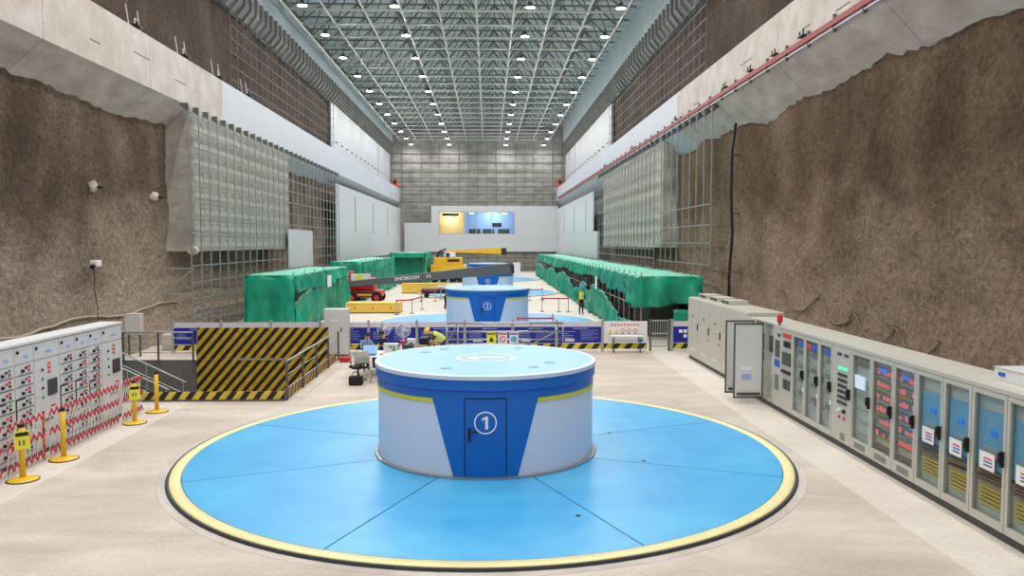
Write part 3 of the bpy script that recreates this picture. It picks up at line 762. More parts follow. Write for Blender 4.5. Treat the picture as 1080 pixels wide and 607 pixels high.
# ---------------------------------------------------------------- right side: glazed control panels
GH = 2.35
def glazed(ya, yb, style, label, door='closed'):
    wy = yb - ya
    t = thing('control_panel', label, 'cabinet', (7.9, ya, 0), group='glazed control panels on the right')
    b = MB().box(.05, 1.0, .004, .024, .12, GH).box(.05, 1.0, wy - .024, wy - .004, .12, GH).box(.05, 1.0, .024, wy - .024, GH - .03, GH).box(.05, 1.0, .024, wy - .024, .12, .15).box(.97, 1.0, .024, wy - .024, .15, GH - .03)
    b.build('body', 'cab_grey', t)
    MB().box(0, .05, .004, wy - .004, GH - .07, GH).build('header', 'cab_grey', t)
    MB().box(.03, .95, 0, wy, 0, .12).build('plinth', 'plinth', t)
    zi0, zi1 = .34, GH - .22
    BX = .11
    back = MB().box(BX, BX + .03, .03, wy - .03, .16, GH - .04).build('mounting_plate', 'cab_inner', t)
    fr = .065
    rnd = random.Random(int(ya * 100))
    def mod(m, y0, y1, z0, z1, dpt=.06, nm='module', par=None): return MB().box(BX - dpt, BX, y0, y1, z0, z1).build(nm, m, par or back)
    ia, ib = .12, wy - .12
    if style == 'red':
        n = 6
        for k in range(n):
            z = zi1 - .18 - k * .25
            mod('module_grey', ia, ib, z - .03, z + .12, .05)
            for q in range(5):
                y = ia + .01 + q * (ib - ia) / 5.1
                if rnd.random() < .82: mod('led_red', y, y + .1, z - .01, z + .06 + .05 * rnd.random(), .056, 'red_lamp')
            mod('cable_yellow' if k % 2 else 'module_light', ia, ib, z - .07, z - .045, .05, 'label_strip')
        mod('led_blue', ia + .25 * wy, ib - .1, zi1 - .14, zi1 - .06, .07, 'display')
        mod('terminal_brown', ia, ib, .42, .5, .05, 'terminal_row')
        if rnd.random() < .5: mod('film_blue', ia, ia + .22, .9, 1.45, .045, 'panel_film')
    elif style == 'blue':
        mod('film_blue', ia - .03, ib + .03, 1.0, 1.92, .03, 'panel_film')
        mod('led_blue', ia + .2, ia + .34, 1.56, 1.64, .06, 'display')
        mod('module_light', ia + .1, ib - .1, 1.18, 1.36, .045)
        for k in range(4): mod('terminal_brown', ia, ib, .78 + k * .055, .81 + k * .055, .05, 'terminal_row')
        for k in range(5): mod('cable_yellow', ia + .05, ib - .05, .42 + k * .065, .455 + k * .065, .055, 'cable_bundle')
        mod('plinth', ia - .05, ib + .05, .97, 1.01, .05, 'trunking')
    elif style == 'plain':
        for k in range(5): mod('module_light', ia, ib, .5 + k * .33, .62 + k * .33, .05, 'terminal_row')
        for k in range(4): mod('module_grey', ia + .05, ib - .2, .7 + k * .36, .8 + k * .36, .07)
    elif style == 'screen':
        mod('module_grey', ia, ib, zi1 - .16, zi1, .05)
        for k in range(5): mod('module_light', ia, ib, .5 + k * .26, .55 + k * .26, .04, 'terminal_row')
    # door
    if style in ('buttons', 'meters', 'notice'):
        d = MB().box(0, .05, .008, wy - .008, .14, GH - .08).build('door', 'cab_grey', t, bevel=.008)
        if style == 'buttons':
            for q in range(2): MB().box(-.012, 0, .14 + q * .34, .34 + q * .34, 2.08, 2.14).build('name_plate', 'module_dark', d)
            for q in range(4): MB().box(-.015, 0, .2 + q * .11, .28 + q * .11, 1.78, 1.83).build('green_lamp', 'led_green', d)
            for r_ in range(6):
                for q in range(4): MB().tube((0, .22 + q * .12, 1.66 - r_ * .125), (-.03, .22 + q * .12, 1.66 - r_ * .125), .038, 8).build('button', 'module_dark', d)
            for q, m in enumerate(('black', 'mark_white')): MB().tube((0, .28 + q * .24, .86), (-.05, .28 + q * .24, .86), .045, 8).build('selector_knob', m, d)
            for q in range(2): MB().tube((0, .28 + q * .24, .7), (-.03, .28 + q * .24, .7), .035, 8).build('button', 'red_ind', d)
            for q in range(5): MB().box(-.006, 0, .25, .48, .2 + q * .035, .22 + q * .035).build('vent_slot', 'module_grey', d)
        elif style == 'notice':
            MB().box(-.01, 0, .1, .3, 2.06, 2.14).build('name_plate', 'module_dark', d)
            MB().box(-.02, 0, .16, wy - .2, 1.5, 1.95).build('display', 'lcd_dark', d)
            MB().box(-.006, 0, .12, wy - .14, 1.22, 1.42).build('blue_notice', 'blue_tag', d)
            MB().box(-.02, 0, .2, wy - .2, .6, 1.0).build('relay', 'module_grey', d)
        else:
            MB().box(-.01, 0, .08, wy - .08, 2.08, 2.2).build('name_plate', 'print_red', d)
            for q in range(2): MB().box(-.03, 0, .12 + q * .25, .3 + q * .25, 1.84, 2.0).build('meter', 'black', d)
            MB().box(-.03, 0, .1, wy - .1, 1.36, 1.7).build('display', 'lcd_dark', d)
            MB().box(-.05, 0, .08, wy - .08, 1.14, 1.22).build('shelf_bar', 'black', d)
            for q in range(2): MB().box(-.03, 0, .12 + q * .25, .3 + q * .25, .72, .98).build('protection_relay', 'lcd_dark', d)
    else:
        d = MB(); z0, z1 = .14, GH - .08; kb = .24 if style in ('red', 'screen') else .13; kt = .08
        d.box(0, .05, .008, .008 + fr, z0, z1).box(0, .05, wy - .008 - fr, wy - .008, z0, z1).box(0, .05, .008 + fr, wy - .008 - fr, z0, z0 + kb).box(0, .05, .008 + fr, wy - .008 - fr, z1 - kt, z1)
        d = d.build('door', 'cab_grey', t)
        MB().box(.02, .026, .008 + fr, wy - .008 - fr, z0 + kb, z1 - kt).build('glass_pane', 'glass', d)
        if style == 'red' or style == 'screen':
            for q in range(6): MB().box(-.006, 0, .2, wy - .2, z0 + .06 + q * .022, z0 + .07 + q * .022).build('vent_slot', 'module_grey', d)
        if style == 'screen': MB().box(-.01, .02, wy * .3, wy * .78, 1.5, 1.78).build('display', 'screen_pale', d)
        if style == 'blue':
            s_ = MB().box(.012, .02, wy * .32, wy * .75, 1.0, 1.28).build('notice_sheet', 'paper', d)
            for q in range(3): MB().box(.009, .012, wy * .38, wy * .62, 1.06 + q * .055, 1.085 + q * .055).build('printed_line', ('print_grey', 'blue_tag', 'print_red')[q], s_)
            MB().box(.013, .02, wy * .1, wy * .3, 1.24, 1.28).build('red_tag', 'print_red', d)
        if style == 'plain':
            MB().box(.012, .02, .1, wy * .6, 1.98, 2.12).build('blue_plate', 'blue_tag', d)
            if 'red plate' in label: MB().box(.011, .02, wy * .6, wy - .1, 1.98, 2.12).build('red_plate', 'print_red', d)
            MB().box(-.005, 0, .02, .1, .86, .96).build('seal_tag', 'paper', d)
    if style not in ('meters', 'notice'):
        h = MB().box(-.05, 0, .03, .075, 1.16, 1.4).prism([(-.05, 1.2), (-.09, 1.24), (-.09, 1.38), (-.05, 1.42)], 'y', .035, .07)
        h.build('handle', 'black', d)
    return t
ED = [21.5, 20.85, 20.12, 19.32, 18.47, 17.74, 16.78, 15.89, 15.0, 14.18, 13.32, 12.51, 11.63, 10.75, 9.9]
ST = [('notice', 'narrow grey panel with a blue notice right beside the open doors'),
      ('meters', 'grey panel with red header, meters and dark display near the open doors'),
      ('plain', 'glazed panel with blue plate, next to the meter panel'),
      ('plain', 'glazed panel with a blue and red plate at the top'),
      ('plain', 'glazed panel with blue plate, left of the push button panel'),
      ('buttons', 'grey panel with a grid of dark push buttons and green lamps'),
      ('screen', 'glazed panel with a small pale screen in the door'),
      ('red', 'glazed panel full of red lamps, farther of the two'),
      ('red', 'glazed panel full of red lamps, nearer of the two'),
      ('blue', 'glazed panel with blue film and yellow cables beside the red lamp panels'),
      ('blue', 'glazed panel with blue film and yellow cables, second past the red lamp panels'),
      ('blue', 'glazed panel with blue film and yellow cables, third past the red lamp panels'),
      ('blue', 'glazed panel with blue film and yellow cables cut by the right picture edge'),
      ('plain', 'glazed panel just outside the right picture edge')]
for k, (st, lab) in enumerate(ST):
    glazed(ED[k + 1], ED[k], st, lab)
# two open panels with doors swung out
def open_panel(ya, yb, label):
    wy = yb - ya
    t = thing('control_panel', label, 'cabinet', (7.9, ya, 0), group='glazed control panels on the right')
    b = MB().box(.05, 1.0, .004, .024, .12, GH).box(.05, 1.0, wy - .024, wy - .004, .12, GH).box(.05, 1.0, .024, wy - .024, GH - .03, GH).box(.05, 1.0, .024, wy - .024, .12, .15).box(.97, 1.0, .024, wy - .024, .15, GH - .03)
    b.build('body', 'cab_grey', t)
    MB().box(.03, .95, 0, wy, 0, .12).build('plinth', 'plinth', t)
    back = MB().box(.22, .25, .03, wy - .03, .16, GH - .04).build('mounting_plate', 'cab_inner', t)
    MB().box(.14, .22, .12, wy - .12, 1.5, 1.95).build('module', 'lcd_dark', back)
    MB().box(.19, .22, .12, wy - .3, 1.15, 1.4).build('blue_plate', 'blue_tag', back)
    for k in range(3): MB().box(.17, .22, .1, wy - .1, .4 + k * .2, .5 + k * .2).build('terminal_row', 'module_light', back)
    d = MB(); L = .86 # door swung square to the front, hinge on the far side
    y0, y1 = wy - .06, wy - .02
    d.box(-L, 0, y0, y1, .14, .19).box(-L, 0, y0, y1, GH - .09, GH - .04).box(-L, -L + .04, y0, y1, .19, GH - .09).box(-.04, 0, y0, y1, .19, GH - .09)
    d = d.build('door', 'galv_dark', t)
    MB().box(-L + .02, -.02, y0 + .012, y0 + .028, .2, GH - .1).build('door_skin', 'cab_inner', d)
    MB().box(-L + .25, -L + .55, y0 - .004, y0 + .012, .95, 1.05).build('notice_sheet', 'paper', d)
    MB().box(-L + .25, -L + .5, y0 - .004, y0 + .012, .7, .84).build('notice_sheet', 'sign_text', d)
    MB().box(-L + .1, -.1, y0 - .06, y0 + .012, .24, .3).build('door_pocket', 'module_dark', d)
    return t
open_panel(21.5, 22.3, 'open control panel with its door swung out, nearer of the two')
open_panel(22.3, 23.1, 'open control panel with its door swung out, next to the plain switchgear')
tag(MB().box(7.97, 9.05, 23.12, 23.98, 0, GH - .02).build('filler_cabinet', 'cab_grey', bevel=.01), 'narrow grey filler cabinet between the switchgear and the open panels', 'cabinet')
t = thing('beacon_lamp', 'red warning beacon on top of the control panels', 'beacon', (8.0, 21.3, GH))
MB().tube((0, 0, 0), (0, 0, .08), .03, 8).build('stem', 'black', t)
MB().lathe([(0, .3), (.05, .29), (.075, .24), (.075, .1), (.085, .08), (0, .08)], 12).build('red_dome', 'red', t, True)
t = thing('junction_box', 'white sheet metal box on top of the nearest glazed panels', 'box', (8.38, 11.7, GH))
MB().box(0, .5, 0, 1.0, 0, .2).build('box_body', 'cab_white', t, bevel=.01)
MB().box(-.012, 0, .72, .88, .08, .14).build('blue_label', 'blue_tag', t)
MB().box(-.01, .51, -.01, 1.01, .2, .215).build('box_lid', 'cab_light', t)

# ---------------------------------------------------------------- left side: motor control cabinets
LH = 2.48
def mcc(ya, wy, style, label, rows=7):
    t = thing('motor_control_cabinet', label, 'cabinet', (-9.7, ya, 0), group='light grey motor control cabinets on the left')
    MB().box(-.55, -.02, .003, wy - .003, .1, LH).build('body', 'cab_light', t, bevel=.008)
    MB().box(-.5, -.05, 0, wy, 0, .1).build('plinth', 'plinth', t)
    MB().box(-.56, .03, 0, wy, LH, LH + .05).build('top_cover', 'cab_white', t)
    td = MB().box(-.02, .004, .01, wy - .01, 2.1, LH - .03).build('top_door', 'cab_light', t)
    MB().tube((.004, .1, 2.34), (.03, .1, 2.34), .035, 8).build('lock_knob', 'black', td)
    MB().box(.004, .008, wy * .45, wy * .7, 2.2, 2.26).build('name_plate', 'sign_text', td)
    if style == 'drawers':
        h = (2.08 - .2) / rows
        rnd = random.Random(int(ya * 10))
        for k in range(rows):
            z = .2 + k * h
            dr = MB().box(-.02, .006, .012, wy - .012, z + .006, z + h - .006).build('drawer', 'cab_light', t)
            zz = z + h * .5
            MB().tube((.006, wy * .36, zz - .02), (.05, wy * .36, zz - .02), .035, 8).build('rotary_knob', 'black', dr)
            MB().tube((.006, wy * .56, zz + .03), (.03, wy * .56, zz + .03), .028, 8).build('indicator_lamp', 'red_ind' if rnd.random() < .75 else 'black', dr)
            MB().tube((.006, wy * .72, zz + .05), (.03, wy * .72, zz + .05), .028, 8).build('indicator_lamp', 'green_ind' if rnd.random() < .6 else 'red_ind', dr)
            MB().tube((.006, wy * .72, zz - .03), (.03, wy * .72, zz - .03), .028, 8).build('indicator_lamp', 'black' if rnd.random() < .6 else 'red_ind', dr)
            MB().box(.006, .02, wy * .1, wy * .9, z + .012, z + .024).build('drawer_lip', 'module_grey', dr)
        # black mimic busbar drawn as raised tape
        z0 = .2 + h * rnd.choice([2, 3]); z1 = z0 + h * 3
        MB().box(.006, .012, .0, .035, z0, z1).box(.006, .012, .035, wy * .5, z1 - .03, z1).build('mimic_tape', 'black', t)
    else:
        d = MB().box(-.02, .006, .012, wy - .012, .18, 2.07).build('door', 'cab_light', t)
        MB().box(.006, .03, wy * .5, wy * .85, 1.25, 1.6).build('air_breaker_display', 'lcd_dark', d)
        for q in range(3): MB().box(.006, .02, wy * .52, wy * .62, 1.75 + q * .09, 1.8 + q * .09).build('label_strip', 'print_red' if q < 2 else 'orange', d)
        for q in range(4): MB().tube((.006, wy * .3, 1.25 + q * .2), (.03, wy * .3, 1.25 + q * .2), .03, 8).build('button', 'black' if q % 2 else 'green_ind', d)
        MB().box(.006, .012, wy * .6, wy * .8, .98, 1.02).build('label_strip', 'red_ind', d)
        MB().box(.006, .012, wy * .35, wy * .7, .7, .76).build('label_strip', 'module_grey', d)
    return t
lay = [(14.3, .65, 'drawers', 8), (14.95, .65, 'drawers', 7), (15.6, .68, 'drawers', 8), (16.28, .68, 'drawers', 8), (16.96, 1.0, 'door', 0), (17.96, .66, 'drawers', 8), (18.62, .64, 'drawers', 8), (19.26, .64, 'drawers', 9), (19.9, 1.1, 'door', 0)]
labs = ['drawer cabinet outside the left picture edge', 'drawer cabinet just past the left picture edge', 'grey drawer cabinet behind the nearest yellow post at the left picture edge', 'grey drawer cabinet left of the wide display cabinet', 'wide grey cabinet with a dark display between drawer columns',
        'grey drawer cabinet right of the wide display cabinet', 'middle drawer cabinet right of the wide display cabinet', 'grey drawer cabinet with nine drawers beside the end cabinet', 'wide grey end cabinet of the left row with a dark display']
for (ya, wy, st, rw), lb in zip(lay, labs): mcc(ya, wy, st, lb, rw)

# ---------------------------------------------------------------- yellow posts with expanding red and white lattice
post_base = MB().lathe([(0, .07), (.06, .07), (.2, .045), (.27, .025), (.28, 0), (0, 0)], 20).mesh('base_plate', 'post_yellow', True)
post_rub = MB().lathe([(.285, .02), (.295, .01), (.295, 0), (.2, 0)], 20).mesh('rubber_ring', 'rubber')
post_tube = MB().tube((0, 0, .05), (0, 0, 1.06), .055, 12).mesh('post', 'post_yellow', True)
post_cap = MB().lathe([(0, 1.1), (.055, 1.1), (.06, 1.06), (.06, 1.04)], 12).mesh('cap', 'black')
def ypost(y, label, tagged=False, x=-9.05, striped=False):
    t = thing('barrier_post', label, 'barrier post', (x, y, 0), group='yellow barrier posts along the left cabinets')
    link('base_plate', post_base, t); link('rubber_ring', post_rub, t); link('post', post_tube, t); link('cap', post_cap, t)
    if tagged:
        g = MB().box(.06, .075, -.13, .13, .62, .98).build('warning_tag', 'tag_yellow', t)
        g.rotation_euler = (0, 0, -.9)
        h = MB().box(.075, .08, -.11, .11, .88, .95).build('tag_header', 'black', g)
        for q in range(2): MB().box(.075, .08, -.06 + q * .07, -.03 + q * .07, .7, .8).build('tag_text', 'print_grey', g)
    return t
ypost(15.34, 'nearest yellow barrier post with a yellow warning tag', True)
ypost(16.82, 'second nearest yellow barrier post, without a tag')
ypost(20.18, 'far yellow barrier post with a yellow warning tag', True)
ypost(21.54, 'farthest yellow barrier post, without a tag')
def lattice(ya, yb, n, label, x=-9.42):
    t = thing('lattice_barrier', label, 'barrier', (x, ya, 0), group='expanding lattice barriers')
    L = yb - ya; st = L / n
    ma = MB().bar((0, 0, .005), (0, st * 2, 1.06), .012, .009).mesh('lattice_bar', 'plastic_white')
    mb_ = MB().bar((.022, st * 2, .005), (.022, 0, 1.06), .012, .009).mesh('lattice_bar', 'plastic_white')
    for k in range(n - 1):
        link('lattice_bar', ma, t, (0, k * st, 0)); link('lattice_bar', mb_, t, (0, k * st, 0))
    for zc in (.16, .58, .98):
        z_ = MB(); m_ = int(L / .095)
        for k in range(m_):
            y0_, y1_ = L * k / m_, L * (k + 1) / m_; up_ = .075 if k % 2 else -.075
            z_.bar((.04, y0_, zc + up_), (.04, y1_, zc - up_), .02, .026)
        z_.build('red_zigzag', 'red_lattice', t)
    if ya == 15.42: o = MB().box(-.01, .03, L - .015, L + .015, .0, 1.06).build('end_bar', 'hazard_post', t)
    return t
lattice(13.4, 15.26, 12, 'red and white lattice barrier left of the nearest tagged post')
lattice(15.42, 16.74, 9, 'red and white lattice barrier between the two nearest posts')
lattice(16.92, 20.08, 20, 'long red and white lattice barrier in front of the drawer cabinets')
lattice(20.28, 21.44, 10, 'folded red and white lattice barrier by the stair pit')

# ---------------------------------------------------------------- stair pit: hazard boards, railings, stair
t = thing('hazard_board', 'big yellow and black striped board on the far side of the stair pit', 'hazard board', (-6.3, 31.05, PZ))
for k, (z0, z1) in enumerate([(0, .85), (.86, 1.55), (1.56, 2.16), (2.17, 2.78)]):
    MB().box(-5.15 + (.06 if k == 3 else 0), 0, -.03, .03, z0, z1).build('striped_board', 'hazard_wall', t)
for x in (-5.1, -2.6, -.05): MB().box(x - .04, x + .04, .03, .1, 0, 2.82).build('post', 'galv', t)
MB().box(-3.6, -1.6, -.05, -.03, 1.5, 1.58).build('faded_tape', 'hose', t)
# low toe board at the front edge
t = thing('toe_board', 'low striped toe board along the front edge of the stair pit', 'hazard board', (-5.95, 22.95, 0))
MB().box(-5.2, 0, -.02, .02, 0, .28).build('striped_board', 'hazard_kick', t)
MB().box(-5.2, 0.05, -.05, -.02, 0, .05).build('steel_angle', 'galv_dark', t)
def railing(name, label, p0, p1, n, h=1.15, mids=(.3, .6, .88), m='galv', loc=None):
    p0 = Vector(p0); p1 = Vector(p1)
    t = thing(name, label, 'railing', p0)
    d = p1 - p0
    for k in range(n + 1):
        q = d * k / n; MB().bar(q, q + Vector((0, 0, h)), .06, .06).build('post', 'galv_dark' if m == 'galv' else m, t)
    MB().tube((0, 0, h), d + Vector((0, 0, h)), .03, 8).build('top_rail', m, t, True)
    for z in mids: MB().tube((0, 0, z), d + Vector((0, 0, z)), .018, 6).build('mid_rail', m, t, True)
    return t
railing('pit_railing', 'grey railing along the right edge of the stair pit', (-5.9, 23.05, 0), (-5.9, 30.95, 0), 4, 1.15, (.35, .75))
t = thing('toe_board', 'striped toe board along the right edge of the stair pit', 'hazard board', (-6.0, 23.1, 0))
MB().box(-.02, .02, 0, 7.8, 0, .3).build('striped_board', 'hazard_side', t)
railing('pit_railing', 'grey railing across the back left corner of the stair pit', (-14.3, 31.1, 0), (-11.6, 31.1, 0), 2, 1.1)
railing('pit_railing', 'grey railing along the left edge of the stair pit', (-14.3, 23.2, 0), (-14.3, 30.9, 0), 4, 1.1)
t = thing('steel_stair', 'grey steel stair going down into the pit', 'stair', (-13.9, 27.2, PZ))
for k in range(6):
    MB().box(.3 + k * .42, .75 + k * .42, 0, 1.5, 1.25 - k * .24, 1.29 - k * .24).build('tread', 'pit_grey', t)
for y in (0, 1.5):
    MB().bar((.2, y, 1.35), (2.9, y, .05), .05, .2).build('stringer', 'galv_dark', t)
    MB().tube((.2, y, 2.35), (2.9, y, 1.05), .03, 6).build('handrail', 'galv', t)
    MB().tube((.2, y, 1.9), (2.9, y, .6), .02, 6).build('handrail', 'galv', t)
    for k in range(3): MB().tube((.2 + 1.3 * k, y, 1.35 - .62 * k), (.2 + 1.3 * k, y, 2.35 - .62 * k), .025, 6).build('baluster', 'galv', t)
tag(MB().box(-5.75, -5.35, 30.3, 30.7, 0, .2).build('tool_box', 'red', bevel=.03), 'small red box on the floor at the corner of the striped pit', 'box')
# grey distribution box
t = thing('distribution_box', 'tall light grey distribution box behind the table', 'cabinet', (-6.2, 32.05, 0))
MB().box(-.48, .48, 0, .5, .06, 1.92).build('body', 'cab_light', t, bevel=.012)
MB().box(-.46, .46, .02, .48, 0, .06).build('plinth', 'plinth', t)
d = MB().box(-.45, .45, -.02, 0, .1, 1.88).build('door', 'cab_light', t)
MB().box(.2, .24, -.04, -.02, 1.0, 1.16).build('handle', 'black', d)
MB().box(-.2, .1, -.024, -.02, 1.4, 1.5).build('warning_label', 'sign_white', d)

# ---------------------------------------------------------------- blue notice-board fence
def board(x0, x1, label, style='blue'):
    wd = x1 - x0
    t = thing('notice_board', label, 'notice board', (x0, 33.2, 0), group='notice boards of the barrier fence')
    MB().box(.056, wd - .056, -.02, .02, 1.05, 1.27).build('top_panel', 'rail_white', t)
    MB().box(-.05, .05, -.05, .05, 0, 1.36).build('post', 'galv', t)
    k = MB().box(.056, wd - .056, -.03, .02, .1, .34).build('toe_board', 'hazard_tape', t)
    if style == 'blue':
        s = MB().box(.056, wd - .056, -.03, .02, .36, 1.045).build('blue_sheet', 'sign_blue', t)
        if 'half hidden' in label:
            for q in range(5): MB().box(.3 + q * .2, .45 + q * .2, -.036, -.03, .78, .92).build('white_character', 'mark_white', s)
            for q in range(4): MB().box(.5 + q * .2, .64 + q * .2, -.036, -.03, .58, .71).build('white_character', 'mark_white', s)
            return t
        rnd = random.Random(int(x0 * 17) + 3)
        MB().box(wd * .35, wd * .68, -.034, -.03, .965, .995).build('title_line', 'sign_text', s)
        b = MB()
        for q in range(4): b.box(.18, .18 + rnd.uniform(.3, .62), -.034, -.03, .84 - q * .09, .862 - q * .09)
        for q in range(6): b.box(wd * .52, wd * .52 + rnd.uniform(.45, .78), -.034, -.03, .88 - q * .075, .895 - q * .075)
        b.build('printed_text', 'sign_text', s)
        if style == 'blue' and rnd.random() < .6: MB().box(.35, .75, -.035, -.03, .42, .55).build('pasted_photo', 'cab_light', s)
    elif style == 'signs':
        s = MB().box(.056, wd - .056, -.034, .022, .36, 1.275).build('white_sheet', 'sign_white', t)
        for q in range(9): MB().box(.35 + q * .14, .44 + q * .14, -.036, -.03, 1.08, 1.17).build('red_character', 'sign_red', s)
        for q, m in enumerate(['tag_green', 'tag_green', 'sign_red', 'sign_red', 'sign_red']):
            x = .22 + q * .27
            sg = MB().box(x, x + .2, -.037, -.03, .72, 1.0).build('safety_sign', 'paper', s)
            if m == 'tag_green': MB().prism([(x + .01, .8), (x + .19, .8), (x + .1, .97)], 'y', -.041, -.037).build('warning_triangle', m, sg)
            else:
                vs, fs = ring_mark(.055, .085, 20); me = bpy.data.meshes.new('ban_ring'); me.from_pydata([(x + .1 + a, -.0395, .88 + c_) for a, c_, _ in vs], [], fs); me.materials.append(M['red']); link('ban_ring', me, sg)
            MB().box(x + .02, x + .18, -.041, -.037, .735, .765).build('sign_caption', 'print_grey', sg)
        x = 1.5; sg = MB().box(x, x + .24, -.037, -.03, .4, .72).build('safety_sign', 'sign_cyan', s)
        MB().prism([(x + .12 + .07 * math.cos(a_ * PI / 8), .58 + .07 * math.sin(a_ * PI / 8)) for a_ in range(16)], 'y', -.041, -.037).build('helmet_mark', 'paper', sg)
    return t
bx = [-13.2, -11.2, -9.13, -7.08, -5.05, -3.02, -1.0, 1.03, 2.9, 4.85]
bl = ['leftmost blue notice board behind the left pit railing', 'blue notice board behind the left part of the striped board', 'blue notice board behind the middle of the striped board', 'blue notice board behind the grey distribution box', 'blue notice board behind the table with the fans',
      'blue notice board left of the bending worker', 'blue notice board behind the left half of the steel railing', 'blue notice board behind the right half of the steel railing', 'large clear blue notice board right of the steel railing']
for k in range(9): board(bx[k], bx[k + 1], bl[k])
board(4.85, 6.82, 'white notice board with rows of safety signs', 'signs')
t = thing('barrier_gate', 'grey barred gate beside the white safety board', 'gate', (6.9, 33.2, 0))
for x in (0, .8): MB().box(x - .04, x + .04, -.04, .04, 0, 1.36).build('post', 'galv_dark', t)
for z in (.2, .75, 1.3): MB().box(.04, .76, -.02, .02, z - .025, z + .025).build('cross_bar', 'galv', t)
for q in range(7): MB().tube((.12 + q * .1, 0, .2), (.12 + q * .1, 0, 1.3), .014, 6).build('upright_bar', 'galv', t)
board(7.82, 9.7, 'blue notice board half hidden by the grey switchgear')
t = thing('side_table', 'small folding table in front of the white safety board', 'table', (5.75, 32.75, 0))
MB().box(-.6, .75, -.22, .22, .68, .72).build('table_top', 'plastic_white', t)
for x in (-.5, .62):
    for y in (-.18, .18): MB().tube((x, y, 0), (x, y, .68), .018, 6).build('leg', 'dark_steel', t)

# ---------------------------------------------------------------- steel railing with three safety signs behind the drum
t = thing('safety_railing', 'bare steel tube railing carrying three safety signs behind the front drum', 'railing', (.65, 32.0, 0))
for x in (-2.35, -1.9, 2.1, 2.4): MB().tube((x, 0, 0), (x, 0, 1.34 if abs(x) > 2 else 1.3), .03, 8).build('post', 'steel', t, True)
for x in (-.8, 0.3, 1.1): MB().tube((x, .05, .98), (x, .05, 1.33), .02, 6).build('short_post', 'steel', t, True)
for z, r in ((1.33, .035), (.98, .035), (.66, .028), (.5, .02)): MB().tube((-2.35, 0, z), (2.4, 0, z), r, 8).build('rail', 'steel', t, True)
MB().tube((-2.35, 0, .5), (-1.9, 0, 1.33), .02, 6).build('brace', 'steel', t); MB().tube((1.2, 0, .5), (2.1, 0, .98), .02, 6).build('brace', 'steel', t)
for q, (m, hc) in enumerate([('tag_yellow', 'black'), ('sign_white', 'red'), ('sign_white', 'blue_tag')]):
    x = -.72 + q * .46
    s = MB().box(x, x + .38, -.06, -.045, .5, .96).build('safety_sign', m, t)
    for c_ in range(4): MB().box(x + .03 + c_ * .085, x + .1 + c_ * .085, -.065, -.06, .86, .93).build('header_character', hc, s)
    if q == 0: MB().prism([(x + .08, .58), (x + .3, .58), (x + .19, .8)], 'y', -.064, -.06).build('warning_triangle', 'black', s)
    elif q == 1:
        vs, fs = ring_mark(.09, .13, 20); me = bpy.data.meshes.new('ban_ring'); me.from_pydata([(x + .19 + a, -.0625, .68 + c_) for a, c_, _ in vs], [], fs); me.materials.append(M['red']); link('ban_ring', me, s)
        MB().bar((x + .11, -.062, .76), (x + .27, -.062, .6), .02, .004).build('ban_slash', 'red', s)
    else: MB().prism([(x + .19 + .13 * math.cos(a_ * PI / 10), .68 + .13 * math.sin(a_ * PI / 10)) for a_ in range(20)], 'y', -.064, -.06).build('helmet_mark', 'sign_cyan', s)

# ---------------------------------------------------------------- green tarpaulin shelters
def drape(name, m, parent, pts, ztop, hem, amp=.12, nz=8, step=.35, seed=0.0, out=(0, 0), fold=1.0):
    """tarp hanging along a poly-line; hem(s) gives the lower edge, ztop(s) the upper"""
    P = [Vector(p) for p in pts]; L = [0]
    for a, c in zip(P[:-1], P[1:]): L.append(L[-1] + (c - a).length)
    n = max(2, int(L[-1] / step)); vs = []; fs = []
    for i in range(n + 1):
        s = L[-1] * i / n; k = max(j for j in range(len(L) - 1) if L[j] <= s + 1e-9)
        f = (s - L[k]) / (L[k + 1] - L[k]); p = P[k].lerp(P[k + 1], f); d = (P[k + 1] - P[k]).normalized(); nrm = Vector((d.y, -d.x))
        zt, zh = ztop(s), hem(s)
        for j in range(nz + 1):
            v = j / nz; z = zt + (zh - zt) * v
            w_ = noise.noise(Vector((s * 1.1 * fold, z * .35, seed))) * amp * (.25 + v) + noise.noise(Vector((s * 2.7 * fold + z * .8, z * .9, seed + 7))) * amp * .5
            w_ += (.5 - abs(noise.noise(Vector((s * 1.9 * fold - z * .55, z * .25, seed + 3))))) * amp * .55 * (.4 + v) - amp * .2
            w_ += (.5 - abs(noise.noise(Vector((s * 3.6 * fold + z * 1.3, z * .6, seed + 5))))) * amp * .25
            vs.append((p.x + nrm.x * w_, p.y + nrm.y * w_, z))
    for i in range(n):
        for j in range(nz): fs.append((i * (nz + 1) + j, (i + 1) * (nz + 1) + j, (i + 1) * (nz + 1) + j + 1, i * (nz + 1) + j + 1))
    me = bpy.data.meshes.new(name); me.from_pydata(vs, [], fs); me.materials.append(M[m]); me.shade_smooth()
    o = link(name, me, parent); md = o.modifiers.new('t', 'SOLIDIFY'); md.thickness = .015; return o
def tarp_roof(parent, x0, x1, y0, y1, z, bay, m='tarp_roof', sag=.14):
    nu = int((x1 - x0) / .35); nv = int((y1 - y0) / .4)
    def fn(u, v):
        x = x0 + (x1 - x0) * u; y = y0 + (y1 - y0) * v
        s = -sag * abs(math.sin(PI * (y - y0) / bay)) ** .7 * (1 - (2 * u - 1) ** 4) + noise.noise(Vector((x * .9, y * .9, 2))) * .06
        return (x, y, z + s)
    o = link('tarp_roof', grid_mesh('tarp_roof', nu, nv, fn, m), parent); md = o.modifiers.new('t', 'SOLIDIFY'); md.thickness = .012; return o
